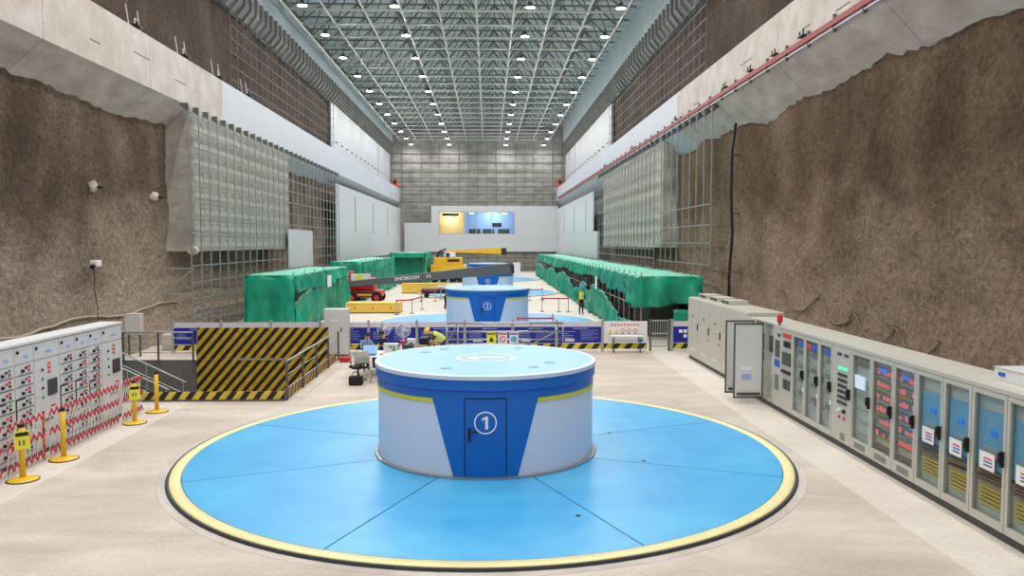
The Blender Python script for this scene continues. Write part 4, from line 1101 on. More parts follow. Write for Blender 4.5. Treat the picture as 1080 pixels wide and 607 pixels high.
# long shelter on the right
X0, X1, YA, YB, ZS = 7.0, 9.95, 36.3, 112.0, 3.05
t = thing('tarp_shelter', 'long scaffold shelter wrapped in green tarpaulin along the right wall', 'shelter', (X0, YA, 0))
WX = X1 - X0; LY = YB - YA
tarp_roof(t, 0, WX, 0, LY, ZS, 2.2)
def interp(tab, x):
    for (a, va), (c, vc) in zip(tab[:-1], tab[1:]):
        if x <= c:
            f = max(0, min(1, (x - a) / (c - a))); f = f * f * (3 - 2 * f); return va + (vc - va) * f
    return tab[-1][1]
HEM = [(0, 1.6), (2.5, 1.7), (6, 2.0), (12, 2.3), (18, 2.45), (26, 2.2), (34, 2.4), (46, 2.1), (60, 2.3), (80, 2.0)]
SKT = [(0, .8), (2.4, .85), (4.5, .7), (8, 1.25), (12, 1.75), (14.5, 1.95), (17, 1.35), (20, 1.9), (24, 1.2), (27, .95), (31, 1.6), (36, 2.0), (42, 1.5), (48, 1.95), (58, 1.4), (66, 1.9), (80, 1.6)]
drape('tarp_valance', 'tarp', t, [(0, LY), (0, 0), (WX, 0)], lambda s: ZS + .02, lambda s: interp(HEM, abs(LY - s)) + .16 * noise.noise(Vector((s * .7, 3, 0))), .42, 10, .2, 1.0)
drape('tarp_skirt', 'tarp', t, [(-.12, LY), (-.12, .6)], lambda s: interp(SKT, abs(LY - s)) + .1 * noise.noise(Vector((s * .8, 9, 0))), lambda s: .02, .34, 8, .2, 5.0)
drape('tarp_curtain', 'tarp', t, [(WX * .55, .03), (WX, .03)], lambda s: 1.5, lambda s: .05, .15, 7, .25, 9.0)
drape('tarp_curtain', 'tarp_dark', t, [(WX, LY), (WX, 0)], lambda s: ZS, lambda s: .05, .05, 3, 1.5, 12.0)
mp_ = MB().tube((0, 0, 0), (0, 0, ZS + .16), .03, 6).mesh('scaffold_pole', 'pole')
k = 0
y = 0.1
while y < LY:
    link('scaffold_pole', mp_, t, (.12, y, 0)); link('scaffold_pole', mp_, t, (WX - .12, y, 0)); y += 1.55
for z in (ZS - .06, 1.6):
    for x in (.12, WX - .12): MB().tube((x, 0, z), (x, LY, z), .025, 6).build('scaffold_rail', 'pole', t)
MB().box(.1, .14, 12.6, 13.3, 1.7, 2.5).build('notice_sheet', 'paper', t).location.x = -.35
# crates kept inside the shelter
for k in range(12): MB().box(.9, 2.4, 2 + k * 6, 6.5 + k * 6, 0, 1.5 + .3 * (k % 3)).build('covered_equipment', 'plinth', t)
# shed on the left
def shed(label, x0, x1, y0, y1, zs, bay, hole=False, openfront=False):
    t = thing('tarp_shed', label, 'shelter', (x0, y0, 0), group='green tarpaulin sheds on the left')
    W_, L_ = x1 - x0, y1 - y0
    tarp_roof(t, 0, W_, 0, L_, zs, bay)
    drape('tarp_wall', 'tarp', t, [(0, L_), (0, 0), ], lambda s: zs, lambda s: .03, .1, 6, .5, 3.0)
    if openfront: drape('tarp_wall', 'tarp', t, [(0, 1.6), (W_, 1.6)], lambda s: zs, lambda s: .03, .14, 8, .3, 21.0)
    else: drape('tarp_wall', 'tarp', t, [(0, 0), (W_, 0)], lambda s: zs + .02, lambda s: .03, .3, 10, .2, 6.0)
    # long side: upper valance and lower sheet with a gap near the front corner
    drape('tarp_valance', 'tarp', t, [(W_ + .06, 0), (W_ + .06, L_)], lambda s: zs + .02, lambda s: zs - .95 - .25 * noise.noise(Vector((s * .5, 8, 0))) + .02 * s, .4, 8, .2, 14.0)
    drape('tarp_wall', 'tarp', t, [(W_, 0), (W_, L_)], lambda s: (zs - 1.45 + min(.75, s * .16)) if hole else zs - .6, lambda s: .03, .34, 8, .2, 17.0)
    if openfront: drape('tarp_valance', 'tarp', t, [(0, 0), (W_, 0)], lambda s: zs + .02, lambda s: zs - .55, .1, 4, .3, 31.0)
    mpp = MB().tube((0, 0, 0), (0, 0, zs + .14), .03, 6).mesh('scaffold_pole', 'pole')
    yy = .15
    while yy < L_:
        link('scaffold_pole', mpp, t, (.12, yy, 0)); link('scaffold_pole', mpp, t, (W_ - .12, yy, 0)); yy += bay
    return t
t = shed('nearest boxy green tarpaulin shed on the left behind the striped board', -12.6, -10.0, 41, 56, 2.93, 2.5, True)
MB().box(2.75, 2.8, 7.4, 8.4, 1.9, 2.6).build('notice_sheet', 'paper', t)
shed('middle green tarpaulin shed on the left behind the red boom lift', -12.6, -10.0, 63, 84, 3.1, 2.2)
shed('farthest green tarpaulin shed on the left with a dark open front', -11.0, -7.1, 88, 97, 3.5, 3, False, True)

# ---------------------------------------------------------------- machines in the hall
# red boom lift with a long grey boom
t = thing('boom_lift', 'red boom lift with a long grey telescopic boom lying across the hall', 'boom lift', (-9.5, 61.4, 0))
c = MB().box(-1.3, 1.3, -1.1, 1.1, .45, .95).build('chassis', 'lift_red', t, bevel=.06)
MB().box(-1.1, 1.1, -1.16, -1.1, .52, .9).build('chassis_skirt', 'black', c)
MB().box(-.5, .6, -1.18, -1.14, .58, .72).build('yellow_label', 'crane_yellow', c)
for x in (-.95, .95):
    for y in (-1.0, 1.0):
        wq = MB().tube((x, y - .17, .42), (x, y + .17, .42), .42, 18).build('wheel', 'rubber', t)
        MB().tube((x, y - .19, .42), (x, y + .19, .42), .2, 12).build('hub', 'lift_red', wq)
tt = MB().box(-1.5, .7, -.9, .9, 1.0, 1.9).build('turntable', 'lift_red', t, bevel=.08)
MB().box(-1.0, .5, -.94, -.9, 1.7, 2.25).build('hood_panel', 'cab_white', tt)
MB().box(-.55, -.1, -.96, -.94, 1.72, 2.2).build('yellow_panel', 'tag_yellow', tt)
MB().box(-1.5, -1.0, -.85, .85, 1.9, 2.4).build('counterweight', 'lift_red', tt, bevel=.08)
bm = MB().prism([(-1.2, 1.25), (-1.0, 1.7), (11.15, 3.05), (11.25, 2.25)], 'y', -1.35, -.95).build('boom', 'lift_grey', t, bevel=.03)
MB().prism([(11.1, 2.3), (11.1, 3.0), (11.45, 2.95), (11.5, 2.3)], 'y', -1.28, -1.02).build('boom_tip', 'dark_steel', t)
def boom_text(txt, sx, size, xs_=1.35):
    me = text_mesh(txt, size, .002); me.name = 'lettering'; me.materials.clear(); me.materials.append(M['mark_white'])
    o = link('lettering', me, bm); sl = math.atan2(1.2, 12.3)
    zc = 1.25 + (1.0 / 12.4) * (sx + 1.2) + .31
    o.location = (sx, -1.357, zc); o.rotation_euler = (PI / 2, -sl * .82, 0); o.scale = (xs_, 1, 1)
boom_text('SINOBOOM', 3.3, .38, .95); boom_text('V5', 4.95, .36, 1.0)
MB().tube((-1.6, -1.2, 1.1), (-2.0, -1.2, .15), .05, 6).tube((-1.4, -1.2, 1.5), (-2.2, -1.2, .6), .04, 6).build('jib_arm', 'galv', t)
# yellow truck crane far back
t = thing('mobile_crane', 'yellow mobile crane with a raised boom at the far end of the hall', 'crane', (-4.75, 93, 0))
MB().box(-2.0, 2.0, -1.2, 1.2, .9, 2.0).build('carrier', 'crane_yellow', t, bevel=.06)
for x in (-1.5, -.5, .6, 1.5):
    wq = MB().tube((x, -1.3, .5), (x, -.9, .5), .5, 16).build('wheel', 'rubber', t)
    wq2 = MB().tube((x, .9, .5), (x, 1.3, .5), .5, 16).build('wheel', 'rubber', t)
u = MB().box(-1.6, 1.7, -1.0, 1.0, 2.0, 2.9).build('superstructure', 'crane_yellow', t, bevel=.06)
MB().box(-.4, .9, -1.05, 0, 2.9, 3.5).build('cab', 'cab_white', t, bevel=.05)
MB().box(-.2, .25, -1.08, -1.04, 2.95, 3.45).build('cab_window', 'lcd_dark', t)
MB().box(.0, 1.4, -1.04, -1.0, 2.4, 2.7).build('lettering_plate', 'dark_steel', u)
MB().prism([(-.2, 3.5), (-.2, 3.7), (6.3, 4.0), (6.3, 3.3)], 'y', .1, .6).build('boom', 'crane_yellow', t)
MB().box(6.3, 6.9, 0, .7, 3.2, 4.0).build('boom_head', 'dark_steel', t)
MB().tube((-1.4, -.5, 2.6), (-1.0, -.4, 3.6), .14, 8).tube((-1.0, -.4, 3.6), (-.2, -.3, 3.9), .1, 8).build('boom_cylinder', 'dark_steel', t)
# yellow steel beams lying on the floor
for (x0, x1, y0, y1, h, lb) in [(-9.35, -5.8, 51.6, 53.2, .68, 'yellow painted steel beam lying on the floor in front of the boom lift'), (-7.9, -3.9, 72.0, 73.2, .9, 'yellow painted steel beam lying on the floor behind the grey boom')]:
    t = thing('steel_beam', lb, 'beam', ((x0 + x1) / 2, y0, 0)); L = x1 - x0
    MB().box(-L / 2, L / 2, .0, y1 - y0, 0, .06).build('lower_flange', 'plinth', t)
    MB().box(-L / 2, L / 2, .03, y1 - y0 - .03, .06, h - .05).build('web', 'beam_yellow', t)
    MB().box(-L / 2, L / 2, 0, y1 - y0, h - .05, h).build('upper_flange', 'beam_yellow', t)
    for q in range(3): MB().tube((-L / 3 + q * L / 3, -.0, h * .5), (-L / 3 + q * L / 3, .03, h * .5), .05, 8).build('bolt', 'plinth', t)
# dark low trolley under the boom
t = thing('hydraulic_trolley', 'low black trolley on the floor behind drum 2', 'trolley', (-4.0, 66.5, 0))
MB().box(-1.6, 1.5, -.5, .5, .35, .75).build('deck', 'dark_steel', t, bevel=.04); MB().box(-.3, .9, -.4, .4, .75, 1.0).build('tray', 'cab_light', t)
for x in (-1.2, 1.1):
    for y in (-.4, .4): MB().tube((x, y - .1, .2), (x, y + .1, .2), .2, 12).build('wheel', 'rubber', t)
# red belt barriers
def belt(label, pts, h=.95):
    t = thing('belt_barrier', label, 'barrier', (pts[0][0], pts[0][1], 0), group='red belt barriers on the floor')
    o = Vector((pts[0][0], pts[0][1], 0))
    for p in pts:
        q = Vector((p[0], p[1], 0)) - o
        MB().tube(q, q + Vector((0, 0, h)), .03, 8).build('post', 'galv', t); MB().disc(tuple(q), .16, 14, .03).build('base', 'dark_steel', t)
        MB().tube(q + Vector((0, 0, h - .12)), q + Vector((0, 0, h)), .045, 8).build('belt_head', 'pink_red', t)
    for a, c_ in zip(pts[:-1], pts[1:]):
        MB().bar(Vector((*a, h - .06)) - o, Vector((*c_, h - .06)) - o, .015, .09).build('belt', 'pink_red', t)
    return t
belt('red belt barrier in front of the door of drum 2', [(1.45, 38.6), (3.2, 38.6), (3.3, 40.2)])
belt('red belt barrier between the yellow beam and drum 2', [(-5.9, 50.6), (-5.0, 51.5), (-4.6, 54.5)])
belt('red belt barrier beside the standing worker', [(3.6, 52.6), (4.7, 52.4), (5.35, 52.4)])
belt('red belt barrier left of drum 3 by the yellow beam', [(-5.3, 62), (-4.2, 62.2), (-3.9, 64.5)])
belt('far red belt barrier right of drum 3', [(3.3, 62.5), (4.3, 62.5), (4.4, 64)])
tag(MB().box(3.4, 4.4, 108, 108.6, 0, 1.9).build('locker', 'cab_white', bevel=.02), 'white metal locker standing right of drum 4', 'locker')
tag(MB().box(-3.4, -3.0, 108, 108.6, 0, 1.7).build('locker', 'cab_white', bevel=.02), 'white metal locker standing left of drum 4', 'locker')

# ---------------------------------------------------------------- people
import bmesh
def person(label, loc, rz, J, cl, helmet=None, vest=False, seed=0):
    """J: joint positions (local, facing -Y). cl: materials for top / legs / shoes"""
    t = thing('person', label, 'person', loc, rz)
    V = []; Rr = []; E_ = []; idx = {}
    def add(n, p, r, par=None):
        idx[n] = len(V); V.append(Vector(p)); Rr.append(r)
        if par is not None: E_.append((idx[par], idx[n]))
    add('pelvis', J['pelvis'], .13)
    add('waist', J['waist'], .12, 'pelvis'); add('chest', J['chest'], .15, 'waist'); add('neckb', J['neckb'], .075, 'chest')
    add('headb', J['headb'], .06, 'neckb')
    hd = (Vector(J['headt']) - Vector(J['headb'])).normalized()
    hb, ht = Vector(J['headb']), Vector(J['headt'])
    fwd = Vector(J.get('face', (0, -1, 0))).normalized()
    add('jaw', hb.lerp(ht, .25) + fwd * .015, .075, 'headb'); add('brow', hb.lerp(ht, .6), .092, 'jaw'); add('crown', hb.lerp(ht, .92), .06, 'brow')
    for s in ('l', 'r'):
        add('sh' + s, J['sh' + s], .07, 'chest'); add('el' + s, J['el' + s], .048, 'sh' + s); add('wr' + s, J['wr' + s], .032, 'el' + s)
        d = (Vector(J['wr' + s]) - Vector(J['el' + s])).normalized(); sd = d.cross(Vector((0, 0, 1)) if abs(d.z) < .8 else Vector((0, 1, 0))).normalized()
        pm = Vector(J['wr' + s]) + d * .07; add('pm' + s, pm, .034, 'wr' + s)
        up = sd.cross(d)
        for q in range(4):
            L = (.07, .082, .076, .06)[q]; o_ = sd * (q - 1.5) * .021
            k1 = pm + d * .035 + o_; add('f%d%s' % (q, s), k1, .0095, 'pm' + s); add('g%d%s' % (q, s), k1 + d * L * .6 + up * .012, .0085, 'f%d%s' % (q, s)); add('h%d%s' % (q, s), k1 + d * L * .85 + up * .035, .007, 'g%d%s' % (q, s))
        add('t0' + s, Vector(J['wr' + s]) + d * .045 - sd * .04, .011, 'wr' + s); add('t1' + s, Vector(J['wr' + s]) + d * .085 - sd * .06 + up * .01, .009, 't0' + s)
        add('hp' + s, J['hp' + s], .1, 'pelvis'); add('kn' + s, J['kn' + s], .065, 'hp' + s); add('an' + s, J['an' + s], .045, 'kn' + s); add('to' + s, J['to' + s], .038, 'an' + s)
    me = bpy.data.meshes.new('body'); me.from_pydata([tuple(v) for v in V], E_, [])
    o = bpy.data.objects.new('body', me); col.objects.link(o)
    md = o.modifiers.new('skin', 'SKIN'); md.use_smooth_shade = True; md.branch_smoothing = .6
    sv = me.skin_vertices[0].data
    for i, r in enumerate(Rr): sv[i].radius = (r, r); sv[i].use_root = (i == 0)
    sd_ = o.modifiers.new('sub', 'SUBSURF'); sd_.levels = 2; sd_.render_levels = 2
    dg = bpy.context.evaluated_depsgraph_get(); dg.update()
    m2 = bpy.data.meshes.new_from_object(o.evaluated_get(dg)); bpy.data.objects.remove(o)
    # widen the trunk sideways is done by shoulder spread; colour faces by nearest bone
    m2.materials.clear()
    for k in ('skin', cl[0], cl[1], cl[2]): m2.materials.append(M[k])
    bones = []
    for a, c in E_:
        nm = [n for n, i in idx.items() if i == c][0]
        g = 0
        if nm[:2] in ('kn', 'hp', 'an'): g = 2
        elif nm[:2] == 'to': g = 3
        elif nm in ('waist', 'chest', 'neckb') or nm[:2] in ('sh', 'el', 'wr'): g = 1
        bones.append((V[a], V[c], g))
    for p in m2.polygons:
        c = p.center; best = 9; g = 0
        for a, e, gg in bones:
            ab = e - a; tq = max(0, min(1, (c - a).dot(ab) / max(ab.length_squared, 1e-9))); dd = (c - (a + ab * tq)).length
            if dd < best: best, g = dd, gg
        p.material_index = g
    m2.name = 'body'; body = link('body', m2, t)
    # face
    side = hd.cross(fwd).normalized(); hc = hb.lerp(ht, .52)
    for s in (-1, 1):
        e = MB().tube(hc + fwd * .082 + side * s * .032, hc + fwd * .094 + side * s * .03, .011, 8).build('eye', 'black', t)
        MB().tube(hc + side * s * .08 - fwd * .005, hc + side * s * .1 - fwd * .01, .022, 8).build('ear', 'skin', t)
    MB().tube(hc + fwd * .08, hc - hd * .035 + fwd * .112, .009, 6, .015).build('nose', 'skin', t)
    MB().bar(hc - hd * .07 + fwd * .085 - side * .025, hc - hd * .07 + fwd * .085 + side * .025, .012, .01).build('mouth', 'red_ind', t)
    # hair or helmet as a shell around the crown
    def shell(name, m, r, zlo, squash=1.0, brim=0.0):
        b = MB(); ctr = hb.lerp(ht, .6); n = 16; vs = []; rows = 6
        for j in range(rows + 1):
            a = zlo + (PI / 2 - zlo) * j / rows
            for i in range(n):
                th = 2 * PI * i / n; rr = r * math.cos(a)
                bf = (brim if j == 0 and math.cos(th) > .3 else 0)
                vs.append(ctr + (fwd * math.cos(th) * 1.12 + side * math.sin(th)) * (rr + bf) + hd * (r * 1.08 * math.sin(a)))
        fs = [(j * n + i, j * n + (i + 1) % n, (j + 1) * n + (i + 1) % n, (j + 1) * n + i) for j in range(rows) for i in range(n)]
        return b.add(vs, fs).build(name, m, t, True)
    if helmet: shell('helmet', helmet, .125, .05, 1, .03)
    else: shell('hair', 'hair', .108, .1)
    if vest:
        ch = [Vector(J['pelvis']).lerp(Vector(J['waist']), .1), Vector(J['waist']), Vector(J['chest']), Vector(J['chest']).lerp(Vector(J['neckb']), .5), Vector(J['chest']).lerp(Vector(J['neckb']), .85)]
        sv_ = (Vector(J['shr']) - Vector(J['shl'])).normalized()
        def sleeve(name, m, pts, wa, wb, parent):
            vs = []; n = 18
            for p, q, k1, k2 in pts:
                d = sv_.cross(q).normalized()
                for i in range(n):
                    a = 2 * PI * i / n; vs.append(p + sv_ * wa * k1 * math.cos(a) + d * wb * k2 * math.sin(a))
            fs = [(j * n + i, j * n + (i + 1) % n, (j + 1) * n + (i + 1) % n, (j + 1) * n + i) for j in range(len(pts) - 1) for i in range(n)]
            return MB().add(vs, fs).build(name, m, parent, True)
        pts = []
        for i, p in enumerate(ch):
            q = (ch[min(i + 1, 4)] - ch[max(i - 1, 0)]).normalized(); pts.append((p, q, (1, .95, 1.02, 1.06, .5)[i], (1, .95, 1, .85, .62)[i]))
        v = sleeve('vest', 'vest', pts, .2, .165, t)
        for f_ in (.25, .62):
            p = ch[1].lerp(ch[2], f_ * 1.0 - .1); q = (ch[2] - ch[1]).normalized()
            sleeve('reflective_band', 'reflect', [(p - q * .025, q, 1, 1), (p + q * .025, q, 1, 1)], .205, .17, v)
    return t
STAND = dict(pelvis=(0, 0, .95), waist=(0, .01, 1.1), chest=(0, 0, 1.3), neckb=(0, .01, 1.46), headb=(0, -.005, 1.53), headt=(0, -.02, 1.74),
             shl=(-.18, 0, 1.4), shr=(.18, 0, 1.4), ell=(-.25, .03, 1.13), elr=(.25, .03, 1.13), wrl=(-.24, -.08, .9), wrr=(.22, -.12, .92),
             hpl=(-.09, 0, .9), hpr=(.09, 0, .9), knl=(-.1, -.03, .49), knr=(.1, -.01, .49), anl=(-.11, .03, .08), anr=(.11, .03, .08), tol=(-.13, -.13, .035), tor=(.13, -.13, .035))
SIT = dict(pelvis=(0, 0, .56), waist=(0, -.02, .7), chest=(0, -.08, .9), neckb=(0, -.1, 1.05), headb=(0, -.13, 1.11), headt=(0, -.2, 1.31), face=(0, -.95, -.3),
           shl=(-.18, -.08, 1.0), shr=(.18, -.08, 1.0), ell=(-.24, -.18, .78), elr=(.24, -.18, .78), wrl=(-.15, -.4, .8), wrr=(.15, -.4, .8),
           hpl=(-.1, -.03, .54), hpr=(.1, -.03, .54), knl=(-.12, -.45, .52), knr=(.12, -.45, .52), anl=(-.12, -.45, .08), anr=(.12, -.45, .08), tol=(-.13, -.6, .035), tor=(.13, -.6, .035))
BEND = dict(pelvis=(0, 0, .9), waist=(0, -.1, 1.0), chest=(0, -.3, 1.1), neckb=(0, -.44, 1.18), headb=(0, -.5, 1.2), headt=(0, -.66, 1.33), face=(0, -.6, -.75),
            shl=(-.18, -.38, 1.12), shr=(.18, -.38, 1.12), ell=(-.23, -.48, .87), elr=(.23, -.48, .87), wrl=(-.16, -.68, .8), wrr=(.16, -.68, .8),
            hpl=(-.09, .0, .86), hpr=(.09, .0, .86), knl=(-.1, -.06, .47), knr=(.1, -.06, .47), anl=(-.11, .02, .08), anr=(.11, .02, .08), tol=(-.13, -.14, .035), tor=(.13, -.14, .035))
person('standing worker in a blue helmet and bright vest beside the long green shelter', (6.0, 50.6, 0), .3, STAND, ('cloth_navy', 'cloth_black', 'black'), 'helmet_blue', True)
person('worker in a yellow helmet and bright vest bending over behind the front drum', (-1.75, 29.9, 0), math.radians(-70), BEND, ('cloth_navy', 'cloth_navy', 'black'), 'helmet_yellow', True)
person('dark haired person in a pale blue top sitting at the table', (-4.55, 29.0, 0), math.radians(35), SIT, ('cloth_blue', 'cloth_navy', 'black'))
person('person in dark clothes sitting behind the table next to the pedestal fan', (-3.95, 29.5, 0), math.radians(-10), SIT, ('cloth_navy', 'cloth_black', 'black'))
person('person in black bending beside drum 2', (-3.0, 54.5, 0), math.radians(80), BEND, ('cloth_black', 'cloth_black', 'red'), None, False)

# ---------------------------------------------------------------- table group behind the front drum
def stool(label, loc, m='plastic_white'):
    t = thing('stool', label, 'stool', loc)
    MB().lathe([(0, .45), (.15, .45), (.17, .43), (.17, .40), (.15, .40)], 16).build('seat', m, t, True)
    for k in range(4):
        a = PI / 4 + k * PI / 2; MB().bar((.13 * math.cos(a), .13 * math.sin(a), .42), (.19 * math.cos(a), .19 * math.sin(a), 0), .05, .03).build('leg', m, t)
    MB().lathe([(.155, .2), (.165, .2), (.165, .23), (.155, .23)], 16).build('ring_brace', m, t)
    return t
stool('white plastic stool under the seated person in pale blue', (-4.55, 29.0, 0)); stool('white plastic stool under the person in dark clothes', (-3.95, 29.5, 0)); 
stool('grey stool standing in front of the table', (-3.78, 25.95, 0), 'fabric_grey')
t = thing('folding_table', 'long white folding table covered with papers behind the front drum', 'table', (-3.2, 27.5, 0))
MB().box(-1.4, 1.6, -.75, .75, .7, .745).build('table_top', 'plastic_white', t, bevel=.01)
for x in (-1.25, 1.45):
    for y in (-.62, .62): MB().tube((x, y, 0), (x, y, .7), .022, 8).build('leg', 'dark_steel', t)
MB().tube((-1.25, -.62, .25), (-1.25, .62, .25), .015, 6).tube((1.45, -.62, .25), (1.45, .62, .25), .015, 6).build('stretcher', 'dark_steel', t)
TZ = .745
t = thing('laptop', 'open laptop with a pale blue screen on the white table', 'laptop', (-4.1, 27.25, TZ))
MB().box(-.22, .22, -.3, 0, 0, .025).build('keyboard_base', 'module_dark', t)
l = MB().prism([(0, 0), (.02, 0), (.14, .3), (.12, .3)], 'x', -.24, .24).build('lid', 'cab_light', t)
MB().prism([(-.004, .02), (-.001, .02), (.113, .28), (.11, .28)], 'x', -.21, .21).build('screen', 'screen_blue', l)
tag(MB().box(-3.75, -3.4, 27.0, 27.3, TZ, TZ + .03).build('clipboard', 'orange'), 'orange clipboard lying on the white table', 'clipboard')
rnd = random.Random(5)
junk = [('paper_stack', 'stack of white paper beside the orange clipboard', 'paper', 'paper', (-3.15, 27.1), (.3, .21, .05)), ('cardboard_box', 'small open cardboard box on the white table', 'box', 'cardboard', (-2.35, 27.6), (.36, .28, .24)),
        ('tool_case', 'black tool case on the white table', 'case', 'module_dark', (-2.85, 27.75), (.42, .25, .26)), ('equipment_case', 'light grey instrument case on the white table', 'case', 'cab_light', (-3.45, 27.85), (.5, .3, .28)),
        ('instrument_case', 'tall black instrument case behind the cardboard box on the table', 'case', 'black', (-2.3, 28.05), (.3, .25, .46)), ('carton', 'white carton standing on the table behind the tool case', 'box', 'paper', (-2.75, 28.05), (.28, .22, .42)),
        ('storage_box', 'brown storage box at the back right of the table', 'box', 'cardboard', (-1.9, 28.05), (.34, .22, .34)), ('file_box', 'red file box beside the grey instrument case', 'box', 'pink_red', (-3.05, 28.1), (.16, .25, .36)),
        ('cable_reel', 'brown cable reel box on the white table', 'reel', 'terminal_brown', (-2.0, 27.3), (.3, .26, .2))]
for nm, lb, ct, m, (x, y), (a, c, h) in junk:
    t = thing(nm, lb, ct, (x, y, TZ))
    MB().box(-a / 2, a / 2, -c / 2, c / 2, 0, h).build('body', m, t, bevel=.01)
    if h > .1:
        MB().box(-a / 2 - .005, a / 2 + .005, -c / 2 - .005, c / 2 + .005, h, h + .02).build('lid', m, t)
        MB().box(-.05, .05, -c / 2 - .02, -c / 2, h * .6, h * .75).build('latch', 'black', t)
def bottle(lb, x, y, m):
    t = thing('bottle', lb, 'bottle', (x, y, TZ), group='bottles on the table')
    MB().lathe([(0, 0), (.045, 0), (.045, .2), (.02, .26), (.02, .29), (0, .29)], 14).build('body', m, t, True); MB().tube((0, 0, .28), (0, 0, .315), .023, 10).build('cap', 'plastic_white', t)
bottle('green bottle beside the orange clipboard', -3.3, 27.45, 'bottle_green'); bottle('white bottle left of the black tool case', -3.05, 27.4, 'plastic_white'); bottle('green bottle at the right end of the table', -1.85, 27.75, 'bottle_green')
def fan(lb, x, y, h):
    t = thing('pedestal_fan', lb, 'fan', (x, y, 0), group='pedestal fans behind the table')
    MB().lathe([(0, .05), (.1, .04), (.22, .02), (.23, 0), (0, 0)], 18).build('base', 'cab_light', t, True)
    MB().tube((0, 0, .03), (0, 0, h - .1), .02, 8).build('pole', 'cab_light', t)
    MB().tube((0, .16, h), (0, .02, h), .07, 12).build('motor', 'cab_light', t)
    g = MB()
    for r in (.06, .13, .2, .26): g.path([(r * math.cos(a * PI / 10), -.06 * math.cos(r * 5), h + r * math.sin(a * PI / 10)) for a in range(21)], .006, 4)
    for k in range(14):
        a = 2 * PI * k / 14; g.tube((0, -.075, h), (.27 * math.cos(a), 0, h + .27 * math.sin(a)), .004, 4)
    g.path([(.27 * math.cos(a * PI / 12), 0, h + .27 * math.sin(a * PI / 12)) for a in range(25)], .012, 5)
    g.build('guard', 'plastic_white', t)
    for k in range(3):
        a = 2 * PI * k / 3
        vs = []
        for q in range(5):
            th = a - .45 + .9 * q / 4; vs += [(.05 * math.cos(th), -.03 + .05 * q / 4, h + .05 * math.sin(th)), (.23 * math.cos(th), -.03 + .05 * q / 4, h + .23 * math.sin(th))]
        MB().add(vs, [(2 * q, 2 * q + 1, 2 * q + 3, 2 * q + 2) for q in range(4)]).build('blade', 'sign_text', t)
fan('white pedestal fan behind the seated person in pale blue', -4.15, 31.3, 1.2); fan('larger white pedestal fan behind the middle of the table', -3.25, 30.0, 1.28)
# office chair
t = thing('office_chair', 'black wheeled office chair with a grey jacket in front of the table', 'chair', (-4.35, 26.15, 0), .5)
MB().box(-.24, .24, -.24, .24, .44, .52).build('seat', 'cloth_black', t, bevel=.03)
MB().box(-.22, .22, -.32, -.26, .6, 1.02).build('backrest', 'cloth_black', t, bevel=.025)
MB().bar((0, -.2, .46), (0, -.3, .7), .06, .03).build('back_support', 'black', t)
MB().tube((0, 0, .1), (0, 0, .44), .03, 8).build('gas_column', 'dark_steel', t)
for s in (-1, 1): MB().box(s * .27 - .025, s * .27 + .025, -.15, .15, .66, .69).tube((s * .27, -.1, .48), (s * .27, -.1, .66), .015, 6).build('armrest', 'black', t)
for k in range(5):
    a = 2 * PI * k / 5; l = MB().bar((0, 0, .1), (.28 * math.cos(a), .28 * math.sin(a), .07), .045, .03).build('leg', 'black', t)
    MB().tube((.28 * math.cos(a) - .02, .28 * math.sin(a), .03), (.28 * math.cos(a) + .02, .28 * math.sin(a), .03), .03, 8).build('castor', 'rubber', l)
me = grid_mesh('jacket', 14, 10, lambda u, v: (-.25 + .5 * u, -.335 - .05 * math.sin(PI * v) + .03 * noise.noise(Vector((u * 5, v * 5, 1))), 1.05 - .4 * v + .04 * noise.noise(Vector((u * 6, 2, v)))), 'fabric_grey')
o = link('jacket', me, t); md = o.modifiers.new('s', 'SOLIDIFY'); md.thickness = .03
t = thing('equipment_bag', 'black bag on the floor beside the office chair', 'bag', (-4.3, 25.45, 0))
MB().box(-.22, .22, -.14, .14, 0, .3).build('body', 'cloth_black', t, bevel=.05)
MB().path([(-.12, 0, .29), (-.1, 0, .4), (0, 0, .44), (.1, 0, .4), (.12, 0, .29)], .015, 6).build('strap', 'black', t)

# ---------------------------------------------------------------- fittings on the rock walls
t = thing('security_camera', 'white security camera on the left rock wall', 'camera', (SURF['wall_left'](30.6, 3.72) + .42, 30.6, 3.72))
MB().box(-.5, -.05, -.04, .04, -.04, .04).build('wall_arm', 'galv', t)
MB().box(-.12, .16, -.3, .08, -.02, .22).build('housing', 'plastic_white', t, bevel=.03); MB().tube((.02, -.3, .02), (.02, -.4, -.04), .09, 12).build('lens', 'black', t)
MB().path([(-.1, .0, -.04), (-.12, .0, -.8), (-.02, 0, -1.6), (.0, 0, -2.4)], .018, 5).build('cable', 'cable', t)
def bolt(lb, x, y, z, s):
    t = thing('rock_anchor', lb, 'anchor', (SURF['wall_left'](y, z) + .08, y, z), group='plastered anchor heads on the left rock wall')
    me = bpy.data.meshes.new('anchor_head'); bmm = bmesh.new(); bmesh.ops.create_icosphere(bmm, subdivisions=3, radius=.21)
    for v in bmm.verts: v.co *= 1 + .35 * noise.noise(v.co * 6 + Vector((y, 0, 0)))
    bmm.to_mesh(me); bmm.free(); me.materials.append(M['concrete_raw']); me.shade_smooth(); link('anchor_head', me, t)
    MB().tube((0, 0, 0), (s * .42, -.05, -.06), .05, 8).build('bolt_end', 'dark_steel', t)
bolt('larger plastered anchor head high on the left rock wall', -15.25, 31.3, 6.8, 1); bolt('plastered anchor head on the left rock wall next to the concrete wall', -15.2, 36.4, 6.7, 1)
WL, WR = SURF['wall_left'], SURF['wall_right']
t = thing('wall_hose', 'pale hose strung along the foot of the left rock wall', 'hose', (-15, 20, 1.7))
pts = [(WL(20 + k * .7, 1.7) + 15.07, k * .7, .12 * math.sin(k * .57) + .1 * noise.noise(Vector((k * .45, 5, 0)))) for k in range(28)]
